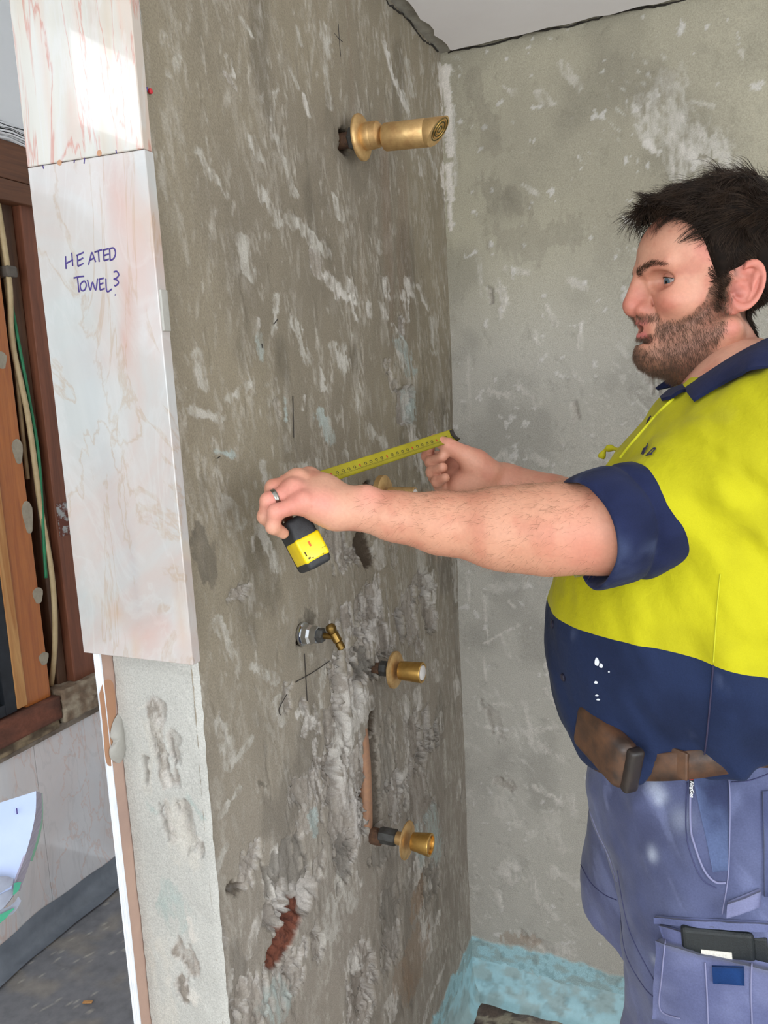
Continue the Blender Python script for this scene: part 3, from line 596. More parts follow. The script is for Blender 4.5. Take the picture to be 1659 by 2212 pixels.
# ------------------------------------------------------------------ marble tiles and slab on the pier
TF = -LN - .0355
PK, OR, GR = (1.0, .70, .62), (1.0, .80, .62), (.84, .85, .88)
def white(o, c=(1, 1, 1)):
    a = o.data.color_attributes.new('Col', 'FLOAT_COLOR', 'POINT'); n = len(o.data.vertices)
    a.data.foreach_set('color', np.tile(np.array([*c, 1.0], np.float32), n)); return o
def tile(name, pts, y0, y1, m, bev, blots=()):
    # quad (x, z) corners extruded from y0 (front) to y1, with a chamfered right arris
    bm = bmesh.new(); f = [bm.verts.new((x, y0, z)) for x, z in pts]; b = [bm.verts.new((x, y1, z)) for x, z in pts]
    bm.faces.new(f); bm.faces.new(b[::-1])
    for i in range(4): bm.faces.new((f[i], b[i], b[(i + 1) % 4], f[(i + 1) % 4]))
    bmesh.ops.bevel(bm, geom=bm.edges[:], offset=bev, segments=3, profile=0.5, affect='EDGES')
    for _ in range(6):
        es = [e for e in bm.edges if e.calc_length() > .014]
        if es: bmesh.ops.subdivide_edges(bm, edges=es, cuts=1, use_grid_fill=True)
    o = bobj(name, bm, m); Vv = np.array([v.co[:] for v in o.data.vertices]); C = np.ones((len(Vv), 3)); w_ = (fbm(Vv[:, 0] * 26, Vv[:, 2] * 14, o=4) - .5) * 1.6
    for (x, y, rx, ry, col, k) in blots:
        p = pl(x, y, 1, TF); sx = rx * .00056; sz = ry * .00062
        C = C + (np.array(col) - C) * (k * np.exp(-(np.abs((Vv[:, 0] - p[0]) / sx + w_) ** 2.5 + ((Vv[:, 2] - p[2]) / sz + w_ * .8) ** 2)))[:, None]
    a = o.data.color_attributes.new('Col', 'FLOAT_COLOR', 'POINT'); a.data.foreach_set('color', np.concatenate([C, np.ones((len(C), 1))], 1).astype(np.float32).ravel()); return o
t_up = tile('tile', [(-.1462, 1.8535), (.0235, 1.8470), (.0255, 2.72), (-.1440, 2.72)], TF, TF + .015, M['marble_a'], .0012, [(92, 150, 9, 260, PK, .5), (160, 240, 14, 70, PK, .7), (150, 310, 12, 40, PK, .55), (160, 20, 9, 60, PK, .5), (205, 60, 6, 70, PK, .5), (232, 90, 10, 130, OR, .6), (222, 260, 10, 70, OR, .45), (45, 40, 14, 60, OR, .35), (58, 300, 8, 60, OR, .5), (310, 60, 14, 160, OR, .5)])
tag(t_up, 'upper marble tile with pink streaks')
t_lo = tile('tile', [(-.1440, 1.2660), (.0275, 1.2665), (.0250, 1.8464), (-.1462, 1.8529)], TF, TF + .015, M['marble_b'], .0012, [(262, 380, 34, 80, PK, .55), (250, 470, 32, 60, PK, .6), (300, 480, 26, 50, OR, .5), (305, 560, 40, 80, PK, .45), (275, 660, 26, 70, PK, .6), (268, 740, 12, 40, PK, .6), (222, 690, 10, 40, PK, .3), (225, 780, 30, 24, PK, .3), (190, 700, 40, 20, OR, .25), (335, 500, 14, 40, OR, .5), (300, 1380, 40, 34, PK, .75), (340, 1350, 40, 26, PK, .6), (250, 1330, 22, 18, OR, .6), (290, 1410, 14, 30, OR, .7), (205, 1290, 14, 16, OR, .3), (210, 900, 30, 160, GR, .35), (250, 1150, 28, 200, GR, .35), (290, 1240, 12, 90, GR, .55), (180, 760, 30, 80, GR, .3), (395, 1330, 12, 90, OR, .6)])
tag(t_lo, 'lower marble tile with handwriting')
for t in (t_up, t_lo): t.parent = pier
o = boxo('tile_bedding', (-.120, TF + .0145, 1.275), (.004, -LN + .001, 2.72), M['glue'], pier)
def stroke(pts, parent, m, name='handwriting', r=.0010):
    q = np.array([pl(x, y, 1, TF - .0002) for x, y in pts]); q = spline(q, max(6, 5 * len(q))) if len(q) > 2 else q
    v, f = tube_geo(q, r, 6); v = np.array(v); v[:, 1] = TF + (v[:, 1] - TF) * .35
    return v, f
def strokes(lst, parent, m, name, r):
    V_, F_ = [], []
    for s in lst:
        v, f = stroke(s, parent, m, name, r); b = len(V_); V_ += list(v); F_ += [tuple(i + b for i in q) for q in f]
    o = mobj(name, V_, F_, m, parent); return o
z1 = lambda L: [[(x / 3.456, y / 3.456) for x, y in s] for s in L]
HT = z1([[(489, 1912), (493, 2008)], [(535, 1886), (543, 1986)], [(487, 1972), (515, 1955), (545, 1938)],
         [(577, 1903), (581, 1988)], [(571, 1908), (625, 1884)], [(580, 1948), (621, 1926)], [(580, 1990), (623, 1966)],
         [(660, 1978), (674, 1925), (686, 1886), (700, 1920), (714, 1956)], [(668, 1942), (706, 1926)],
         [(706, 1882), (762, 1864)], [(734, 1874), (740, 1955)],
         [(772, 1868), (777, 1945)], [(768, 1868), (812, 1856)], [(776, 1908), (812, 1896)], [(777, 1946), (812, 1934)],
         [(818, 1862), (822, 1944)], [(816, 1858), (848, 1852), (862, 1890), (848, 1930), (820, 1944)],
         [(550, 2076), (590, 2066), (628, 2062)], [(578, 2072), (590, 2182)],
         [(622, 2100), (600, 2125), (606, 2165), (630, 2166), (644, 2130), (634, 2102), (622, 2100)],
         [(652, 2088), (674, 2165), (690, 2108), (714, 2165), (728, 2080)],
         [(740, 2086), (746, 2165)], [(738, 2086), (774, 2076)], [(743, 2124), (772, 2112)], [(746, 2166), (782, 2154)],
         [(790, 2080), (798, 2174), (834, 2158)],
         [(848, 2032), (870, 2026), (886, 2050), (872, 2074), (850, 2084), (872, 2090), (884, 2112), (862, 2134), (854, 2128)], [(858, 2198), (862, 2204)]])
hw = strokes(HT, t_lo, M['ink'], 'handwriting', .00105); tag(hw, 'purple handwriting')
tk = strokes(z1([[(318, 1236), (326, 1260)], [(556, 1194), (552, 1218)], [(631, 1180), (627, 1222)], [(865, 1120), (869, 1146)], [(1096, 650), (1102, 676)]]), t_lo, M['ink'], 'pen_tick', .0008)
for (x, y) in ((445, 1215), (742, 1143)):
    q = pl(x / 3.456, y / 3.456, 1, TF); o = lathe('drill_hole', [(-.0003, .0032), (.0002, .0032)], q, (0, 1, 0), M['glue_brown'], t_up, 18)
o = boxo('adhesive_blob', (.0255, TF + .001, 1.655), (.029, TF + .013, 1.70), M['glue'], t_lo, .001)
sb = boxo('slab', (-.1415, -LN - .020, 0), (-.1325, -.02, 1.95), M['marble_back'], pier, .0006); tag(sb, 'marble slab seen on its pinkish back')
ed = boxo('slab_edge', (-.1425, -LN - .0215, 0), (-.1318, -LN - .0195, 1.95), M['white_edge'], sb, 0, 8, .0006); tag(ed, 'white chipped edge')
# tan adhesive and a grey glob squeezed between slab and pier
def blob(name, pts, x, th, m, parent):
    q = [pl(a, b, 0, x) for a, b in pts]; q = spline(np.vstack([q, q[:1]]), 40)[:-1]; c = q.mean(0); n = len(q)
    vs_ = [v for v in q] + [c + (v - c) * .75 + V(th * .8, 0, 0) for v in q] + [c + V(th, 0, 0)]
    fs = [(i, (i + 1) % n, n + (i + 1) % n, n + i) for i in range(n)] + [(n + i, n + (i + 1) % n, 2 * n) for i in range(n)]
    return mobj(name, vs_, fs, m, parent)
blob('adhesive_stain', [(214, 1500), (226, 1470), (246, 1480), (250, 1560), (244, 1640), (238, 1655), (228, 1640), (222, 1570)], -.1323, .0006, M['glue_brown'], sb)
blob('adhesive_blob', [(256, 1540), (244, 1560), (238, 1590), (244, 1602), (236, 1620), (240, 1640), (262, 1646), (272, 1600), (268, 1545)], -.131, .007, M['glue'], pier)

# ------------------------------------------------------------------ plumbing on the wall
def outlet(name, label, cat, y, z, group=None):
    o = empty(name, (0, y, z)); tag(o, label, cat, group); return o
def L_(root, nm, prof, m, org=None, axis=(1, 0, 0), **k):
    org = V(0, root.location[1], root.location[2]) if org is None else org
    o = lathe(nm, prof, org, axis, m, None, **k); at_root(root, o); return o
# shower outlet with its flange, conical nut and obliquely cut spray head
r = outlet('shower_outlet', 'brass shower outlet with round flange and slant-cut spray head, high on the wall', 'shower outlet', -.503, 1.9945)
L_(r, 'pipe', [(-.03, .013), (.03, .013)], M['rust']); L_(r, 'hex_fitting', [(.010, .017), (.012, .019), (.030, .019), (.031, .016)], M['iron'], sides=6, smooth=False)
L_(r, 'flange', [(.0255, .012), (.0265, .034), (.028, .0365), (.031, .037), (.033, .036), (.036, .031), (.0375, .024), (.0375, .016)], M['brass_dull'], n=56)
L_(r, 'nut', [(.034, .0205), (.040, .0215), (.050, .0215), (.0515, .021), (.052, .0215), (.062, .0205), (.068, .014), (.069, .010)], M['brass_dull'])
L_(r, 'ball_neck', [(.064, .008), (.068, .0098), (.074, .0098), (.078, .008)], M['brass'])
o0 = V(0, -.503, 1.9945)
h = L_(r, 'spray_head', [(.0715, .017), (.0735, .0205), (.076, .0216), (.146, .0216), (.1465, .0213), (.147, .0216), (.230, .0216)], M['brass_dull'], org=o0 + V(0, 0, -.0015), axis=(1, 0, -.07), n=56)
bm = bmesh.new(); bm.from_mesh(h.data)
cn = Vector((.77, -.06, -.63)).normalized(); cp = Vector((.183, -.503, 2.002))
bmesh.ops.bisect_plane(bm, geom=bm.verts[:] + bm.edges[:] + bm.faces[:], plane_co=cp, plane_no=cn, clear_outer=True)
bmesh.ops.holes_fill(bm, edges=[e for e in bm.edges if e.is_boundary]); bm.to_mesh(h.data); bm.free()
try: h.data.set_sharp_from_angle(angle=math.radians(38))
except Exception: pass
ax_ = V(1, 0, -.07); ax_ /= np.linalg.norm(ax_); k = float((np.array(cp) - (o0 + V(0, 0, -.0015))) @ np.array(cn)) / float(ax_ @ np.array(cn))
fc = o0 + V(0, 0, -.0015) + ax_ * k                                    # centre of the slanted face
n_ = np.array(cn); e1 = ax_ - n_ * (ax_ @ n_); e1 /= np.linalg.norm(e1); e2 = np.cross(n_, e1); el = 1 / abs(ax_ @ n_)
off = e1 * .004
for q, rr in enumerate((.0165, .0135, .0105, .0075, .0045)):
    a = np.linspace(0, 2 * math.pi, 44); P_ = fc + off + n_ * .0003 + np.outer(np.cos(a) * rr * .0216 / .0216 * 1.15, e1) + np.outer(np.sin(a) * rr, e2)
    v, f = tube_geo(P_, .00095, 6); o = mobj('spray_ring', v, f, M['brass_dark'] if q % 2 == 0 else M['brass'], None); o.parent = h
# taps: pipe end, dark nut, neck, flange and barrel
def tap(name, label, y, z, x0, hexx, neck, fl, bar, rf, rb, taper, slot=False, tilt=0.0, m='brass', cap=True):
    r = outlet(name, label, 'tap', y, z, 'brass tap spindles left on the wall')
    ax = V(1, 0, tilt)
    L_(r, 'pipe', [(-.03, .011), (x0 + .004, .011)], M['rust'], axis=ax)
    L_(r, 'hex_fitting', [(hexx[0], .013), (hexx[0] + .002, .0155), (hexx[1] - .002, .0155), (hexx[1], .013)], M['iron'], axis=ax, sides=8, smooth=False)
    L_(r, 'neck', [(neck[0], .0115), (neck[1], .0125), (fl[0] + .003, .0125)], M['brass_dull'], axis=ax)
    L_(r, 'flange', [(fl[0], .014), (fl[0] + .0006, rf - .002), (fl[0] + .002, rf), (fl[1] - .004, rf), (fl[1] - .001, rf - .004), (fl[1], rf * .6), (fl[1], .012)], M['brass_dull' if not slot else m], axis=ax, n=52)
    b = L_(r, 'handle', [(bar[0], rb * .7), (bar[0] + .001, rb * taper), (bar[1] - .0025, rb), (bar[1] - .0006, rb * .985), (bar[1], rb * .93), (bar[1] - .0005, rb * .80), (bar[1] - .004, rb * .78)], M[m], axis=ax, n=48)
    if cap: L_(r, 'end_cap', [(bar[1] - .005, rb * .76), (bar[1] + .0005, rb * .72), (bar[1] + .003, rb * .4), (bar[1] + .0036, rb * .05)], M['plastic_w'], axis=ax)
    return r
tap('mixer_tap', 'dull brass tap spindle half hidden behind the outstretched forearm', -.489, 1.392, .0, (.002, .022), (.020, .026), (.024, .040), (.044, .0945), .0335, .0125, 1.0, m='brass_dull')
tap('mixer_tap', 'brass tap with thick round flange and pale end cap, beside the chromed stop valve', -.478, 1.056, .0, (.004, .020), (.018, .030), (.029, .0395), (.044, .0895), .035, .0195, .9)
tap('mixer_tap', 'lowest brass tap with thin flange, at the foot of the exposed pipe chase', -.548, .757, .01, (.018, .052), (.05, .066), (.0715, .0755), (.083, .1195), .0345, .0205, .78, cap=False)
tag(tube('chase_pipe', [(-.013, -.5485, .735), (-.010, -.5485, .775), (-.0085, -.5460, .84), (-.0085, -.5445, .90), (-.011, -.543, .965), (-.016, -.543, 1.0)], [.0085, .0125, .0125, .012, .011, .009], M['copper'], None, 16, 40), 'dusty copper pipe in the wall chase above the lowest tap', 'pipe')
o = lathe('elbow_fitting', [(-.012, .013), (.003, .0155), (.012, .016), (.021, .015), (.022, .011)], V(0, -.548, .752), (1, 0, 0), M['rust'], None, sides=9); tag(o, 'rusty elbow fitting joining the chase pipe to the lowest tap', 'pipe fitting')
# chromed stop valve with a brass lever
r = outlet('stop_valve', 'chromed hexagonal stop valve with small brass ball lever', 'valve', -.754, 1.2105)
L_(r, 'pipe', [(-.02, .012), (.008, .012)], M['rust'])
L_(r, 'collar', [(.001, .0165), (.003, .0185), (.006, .0185), (.0075, .0165)], M['chrome'])
L_(r, 'hex_body', [(.0065, .0155), (.0085, .0165), (.0165, .0165), (.021, .0145), (.031, .0138), (.0315, .012)], M['chrome'], sides=8, smooth=False)
L_(r, 'gland_nut', [(.0305, .0105), (.032, .0115), (.039, .0115), (.0405, .009)], M['iron'], sides=6, smooth=False)
L_(r, 'spindle', [(.039, .0048), (.060, .0048)], M['brass_old'])
L_(r, 'lever', [(-.0125, .002), (-.0118, .0052), (-.009, .0075), (-.005, .0082), (-.001, .0072), (.002, .0058), (.003, .0068), (.017, .0072), (.0185, .0052), (.0200, .0062), (.030, .0060), (.0315, .003)], M['brass_old'], org=V(.056, -.754, 1.2185), axis=(.42, .1, -.9))
# pencil marks on the wall, thin graphite lines
for pts in ([(731, 52), (733, 85), (736, 122)], [(722, 72), (731, 82), (740, 90)], [(633, 855), (634, 900), (635, 945)], [(658, 1412), (661, 1460), (664, 1514)], [(712, 1428), (680, 1450), (638, 1474)],
            [(566, 742), (568, 752)], [(592, 700), (600, 690)], [(470, 990), (476, 986)], [(620, 1500), (604, 1530), (606, 1545)]):
    q = np.array([pl(x, y, 0, 0.0015) for x, y in pts]); q = spline(q, 24); q[:, 0] = .0012
    d = []
    for p_ in q: d.append(np.interp(0, [0], [0]))
    v, f = tube_geo(q, .0007, 5); mobj('pencil_mark', v, f, M['pencil'], wall_left)
q = pl(325, 197, 0, .003); o = lathe('red_dot', [(-.001, .003), (.001, .003), (.002, .001)], q, (1, 0, 0), mat('red_plug', (196, 40, 50), rough=.5), wall_left, 12)

# ------------------------------------------------------------------ sleeve of tile sheets at the left edge
pk = empty('sample_pack', at(-60, 1900, .80)); tag(pk, 'glossy plastic pack of white papers with green edging, left of the nib wall', 'document pack')
M['paper'] = mat('glossy_white_sleeve', (168, 178, 208), (150, 164, 200), rough=0.10, scale=7, coat=0.6, bump=0.12, bscale=9)
M['pgreen'] = mat('green_edging', (34, 138, 96), (26, 110, 90), rough=0.3, scale=20)
M['pgrey'] = mat('grey_page_edges', (150, 142, 158), (112, 106, 124), rough=0.4, scale=60, stretch=(1, 1, 8))
M['pdark'] = mat('dark_folded_film', (60, 56, 74), (150, 156, 170), rough=0.12, scale=12, coat=.5)
def sheet(name, top, bot, th, m, n=24, push=0.0):
    A, B = spline(top, n), spline(bot, n); nrm = np.cross(A[-1] - A[0], B[0] - A[0]); nrm /= np.linalg.norm(nrm)
    if nrm @ (CAM - A[0]) < 0: nrm = -nrm
    k = 7; G = np.array([[A[i] * (1 - t) + B[i] * t for t in np.linspace(0, 1, k)] for i in range(n)]).reshape(-1, 3) + nrm * push
    f = grid_faces(n, k); nn = len(G); vs_ = np.vstack([G, G - nrm * th]); fs = [tuple(q) for q in f] + [tuple(q + nn)[::-1] for q in f]
    rim = [i * k for i in range(n)] + [(n - 1) * k + j for j in range(1, k)] + [i * k + k - 1 for i in range(n - 2, -1, -1)] + [j for j in range(k - 2, 0, -1)]
    for a, b in zip(rim, rim[1:] + rim[:1]): fs.append((a, b, b + nn, a + nn))
    o = mobj(name, vs_, fs, m); at_root(pk, o)
    try: o.data.set_sharp_from_angle(angle=math.radians(45))
    except Exception: pass
    return o
T0 = .80
left = [at(-520, 1900 + i * 58, T0 + .06) for i in range(6)]
edge_ = [at(78, 1709, T0), at(77, 1752, T0), at(68, 1800, T0), at(52, 1856, T0), at(34, 1904, T0 - .005), at(29, 1918, T0 - .01)]
sheet('paper_sleeve', left, edge_, .003, M['paper'])
e2_ = [at(90, 1714, T0 + .02), at(90, 1765, T0 + .02), at(80, 1812, T0 + .02), at(66, 1858, T0 + .02), at(50, 1905, T0 + .015), at(44, 1924, T0 + .01)]
sheet('page_edges', edge_, e2_, .0015, M['pgrey'])
e3 = [at(92, 1713, T0 + .03), at(93, 1766, T0 + .03), at(84, 1816, T0 + .03), at(70, 1860, T0 + .03)]
sheet('green_edging', e2_[:4], e3, .0015, M['pgreen'])
sheet('folded_film', [at(-400, 2060, T0 + .03), at(-150, 1955, T0), at(-40, 1905, T0), at(10, 1893, T0), at(31, 1898, T0)], [at(-400, 2150, T0 + .03), at(-150, 2050, T0), at(-40, 1996, T0), at(8, 1962, T0), at(30, 1935, T0)], .004, M['pdark'], push=.006)
sheet('green_edging', [at(30, 1908, T0), at(38, 1906, T0), at(46, 1906, T0)], [at(28, 1934, T0), at(34, 1930, T0), at(41, 1922, T0)], .004, M['pgreen'], push=.011)
sheet('folded_film', [at(-120, 1990, T0), at(0, 1965, T0), at(30, 1950, T0), at(39, 1936, T0)], [at(-120, 2060, T0), at(0, 1988, T0), at(30, 1972, T0), at(46, 1946, T0)], .004, M['pdark'], push=.001)
sheet('green_edging', [at(-120, 2040, T0), at(0, 1976, T0), at(20, 1966, T0), at(30, 1962, T0)], [at(-120, 2075, T0), at(0, 1994, T0), at(20, 1974, T0), at(31, 1964, T0)], .004, M['pgreen'], push=.004)
for (x, y, dy) in ((36, 1746, 13),):
    v, f = tube_geo([at(x, y, T0 - .001), at(x + 1, y + dy, T0 - .001)], .0005, 6); o = mobj('pen_tick', v, f, M['ink']); at_root(pk, o)
# a plasterer's stool stands out of frame and carries the pack
st = empty('step_stool', (-.52, -1.42, 0)); tag(st, 'plain timber stool under the paper pack, left of the frame', 'stool')
pb = at(-150, 2040, T0)
# ------------------------------------------------------------------ signed-distance sculpting (numpy) for the person and the cloth
def smin(a, b, k):
    h = np.clip(.5 + .5 * (b - a) / k, 0, 1); return b + (a - b) * h - k * h * (1 - h)
def smax(a, b, k): return -smin(-a, -b, k)
def sd_sph(p, c, r): return np.sqrt(((p - np.asarray(c, np.float32)) ** 2).sum(1)) - r
def sd_ell(p, c, r):
    q = p - np.asarray(c, np.float32); r = np.asarray(r, np.float32)
    k0 = np.sqrt(((q / r) ** 2).sum(1)) + 1e-9; k1 = np.sqrt(((q / (r * r)) ** 2).sum(1)) + 1e-9
    return k0 * (k0 - 1) / k1
def sd_cap(p, a, b, r1, r2):
    a = np.asarray(a, np.float32); ba = np.asarray(b, np.float32) - a; t = np.clip(((p - a) @ ba) / (ba @ ba + 1e-12), 0, 1)
    return np.sqrt(((p - a - t[:, None] * ba) ** 2).sum(1)) - (r1 + (r2 - r1) * t)
def sd_chain(p, pts, rs, k):
    d = None
    for i in range(len(pts) - 1):
        e = sd_cap(p, pts[i], pts[i + 1], rs[i], rs[i + 1]); d = e if d is None else smin(d, e, k)
    return d
def mesh_sdf(f, lo, hi, h, nb=8):
    lo = np.asarray(lo, float); nB = np.ceil((np.asarray(hi, float) - lo) / (h * nb)).astype(int)
    bi = np.stack(np.meshgrid(*[np.arange(n) for n in nB], indexing='ij'), -1).reshape(-1, 3)
    d = f((lo + (bi + .5) * nb * h).astype(np.float32)); bi = bi[np.abs(d) < nb * h * .5 * 1.733 * 1.7 + .002]
    g1 = np.stack(np.meshgrid(*[np.arange(nb + 1)] * 3, indexing='ij'), -1).reshape(-1, 3)
    D = np.empty((len(bi), nb + 1, nb + 1, nb + 1), np.float32)
    for s in range(0, len(bi), 400):
        q = bi[s:s + 400]; pts = (lo + (q[:, None, :] * nb + g1[None]) * h).reshape(-1, 3).astype(np.float32)
        D[s:s + 400] = f(pts).reshape(len(q), nb + 1, nb + 1, nb + 1)
    S = D < 0; n = nb
    C8 = [(i, j, k) for i in (0, 1) for j in (0, 1) for k in (0, 1)]
    cnt = sum(S[:, i:n + i, j:n + j, k:n + k].astype(np.int8) for i, j, k in C8)
    act = (cnt > 0) & (cnt < 8); b, x, y, z = np.nonzero(act)
    gl = bi[b] * nb + np.stack([x, y, z], 1); dim = nB * nb + 2
    key = (gl[:, 0] * dim[1] + gl[:, 1]) * dim[2] + gl[:, 2]
    acc = np.zeros((len(b), 3)); num = np.zeros(len(b))
    for i, c0 in enumerate(C8):
        for a in range(3):
            if c0[a]: continue
            c1 = list(c0); c1[a] = 1
            v0 = D[b, x + c0[0], y + c0[1], z + c0[2]]; v1 = D[b, x + c1[0], y + c1[1], z + c1[2]]
            cr = (v0 < 0) != (v1 < 0); t = np.where(cr, v0 / np.where(cr, v0 - v1, 1), 0)
            pt = np.tile(np.array(c0, float), (len(b), 1)); pt[:, a] += t
            acc += pt * cr[:, None]; num += cr
    P_ = lo + (gl + acc / num[:, None]) * h
    o = np.argsort(key); ks = key[o]; P_ = P_[o]
    F_ = []
    for a in range(3):
        s0 = S[:, :n, :n, :n]; sl = [slice(0, n)] * 3; sl[a] = slice(1, n + 1); s1 = S[(slice(None), *sl)]
        b, x, y, z = np.nonzero(s0 != s1); g = bi[b] * nb + np.stack([x, y, z], 1); ins = s0[b, x, y, z]
        u, v = (a + 1) % 3, (a + 2) % 3; q = []
        ok = np.ones(len(b), bool)
        for du, dv in ((0, 0), (-1, 0), (-1, -1), (0, -1)):
            c = g.copy(); c[:, u] += du; c[:, v] += dv; kk = (c[:, 0] * dim[1] + c[:, 1]) * dim[2] + c[:, 2]
            i = np.clip(np.searchsorted(ks, kk), 0, len(ks) - 1); ok &= ks[i] == kk; q.append(i)
        q = np.stack(q, 1); q[~ins] = q[~ins][:, ::-1]; F_.append(q[ok])
    return P_, np.concatenate(F_)
def tri(F_): return np.concatenate([F_[:, [0, 1, 2]], F_[:, [0, 2, 3]]]) if F_.shape[1] == 4 else F_
def vnorm(Vv, T):
    n = np.cross(Vv[T[:, 1]] - Vv[T[:, 0]], Vv[T[:, 2]] - Vv[T[:, 0]]); o = np.zeros_like(Vv)
    for i in range(3): np.add.at(o, T[:, i], n)
    return o / (np.linalg.norm(o, axis=1, keepdims=True) + 1e-12)
def relax(Vv, F_, it=1, k=.5):
    for _ in range(it):
        s = np.zeros_like(Vv); c = np.zeros(len(Vv))
        for i in range(F_.shape[1]):
            a, b = F_[:, i], F_[:, (i + 1) % F_.shape[1]]; np.add.at(s, a, Vv[b]); np.add.at(c, a, 1); np.add.at(s, b, Vv[a]); np.add.at(c, b, 1)
        Vv = Vv + (s / c[:, None] - Vv) * k
    return Vv
def clip_tri(Vv, T, g, keep_pos=True):
    """cut a triangle mesh along g = 0 and keep one side"""
    if not keep_pos: g = -g
    Vl = list(Vv); cache = {}; out = []
    pos = g > 0; c = pos[T].sum(1); out = [tuple(t) for t in T[c == 3]]
    def cutv(i, j):
        k = (min(i, j), max(i, j))
        if k not in cache:
            t = g[i] / (g[i] - g[j]); cache[k] = len(Vl); Vl.append(Vv[i] + (Vv[j] - Vv[i]) * t)
        return cache[k]
    for t in T[(c == 1) | (c == 2)]:
        p_ = []
        for a in range(3):
            i, j = t[a], t[(a + 1) % 3]
            if pos[i]: p_.append(i)
            if pos[i] != pos[j]: p_.append(cutv(i, j))
        out += [(p_[0], p_[k], p_[k + 1]) for k in range(1, len(p_) - 1)]
    Vl = np.array(Vl); out = np.array(out); use = np.unique(out); m = np.full(len(Vl), -1); m[use] = np.arange(len(use))
    return Vl[use], m[out]

# ------------------------------------------------------------------ the person
man = empty('person', (.60, -.68, 0.0))
tag(man, 'bearded person in yellow and navy work shirt stretching out a tape measure', 'person')
def kid(o):
    at_root(man, o)
    return o
def sub(o, parent):                  # a sub-part of a part whose own geometry is in world space
    o.parent = parent; return o
M['skin'] = mat('skin', None, rough=0.48, attr=True, scale=260, attr_var=0.07, bump=0.16, bscale=620, spec=0.4, sss=0.06, bdist=.001)
M['hair'] = mat('dark_brown_hair', (60, 44, 32), (28, 20, 15), rough=0.55, scale=70, spec=.2)
M['haircap'] = mat('dark_hair_mass', (34, 25, 19), (20, 15, 12), rough=0.8, scale=90, spec=.1)
M['beard'] = mat('brown_beard', (118, 88, 68), (84, 61, 47), rough=0.6, scale=120)
M['armhair'] = mat('fair_arm_hair', (150, 110, 80), (120, 84, 60), rough=0.5, scale=120)
M['eyew'] = mat('eye_white', (150, 136, 130), rough=0.15); M['iris'] = mat('blue_grey_iris', (92, 106, 114), (64, 78, 88), rough=0.1, scale=900); M['pupil'] = mat('pupil', (12, 12, 14), rough=0.05)
M['mouth'] = mat('mouth_inside', (74, 30, 34), rough=0.5); M['teeth'] = mat('teeth', (226, 214, 196), rough=0.25)
PSI = math.radians(18); HF = V(-math.cos(PSI), -math.sin(PSI), 0); HL = V(math.sin(PSI), -math.cos(PSI), 0); HU = V(0, 0, 1)
HS = .973 / 1000; HC0 = at(1592, 640, 1.07) - .074 * .973 * HL
RH = np.stack([HF, HL, HU]).astype(np.float32)
def loc(p): return ((p - HC0.astype(np.float32)) @ RH.T) / np.float32(HS)        # world -> head millimetres
def wor(q): return HC0 + (np.asarray(q, float) @ np.stack([HF, HL, HU])) * HS
EC = V(66, 33, 28.5); ER = 12.2
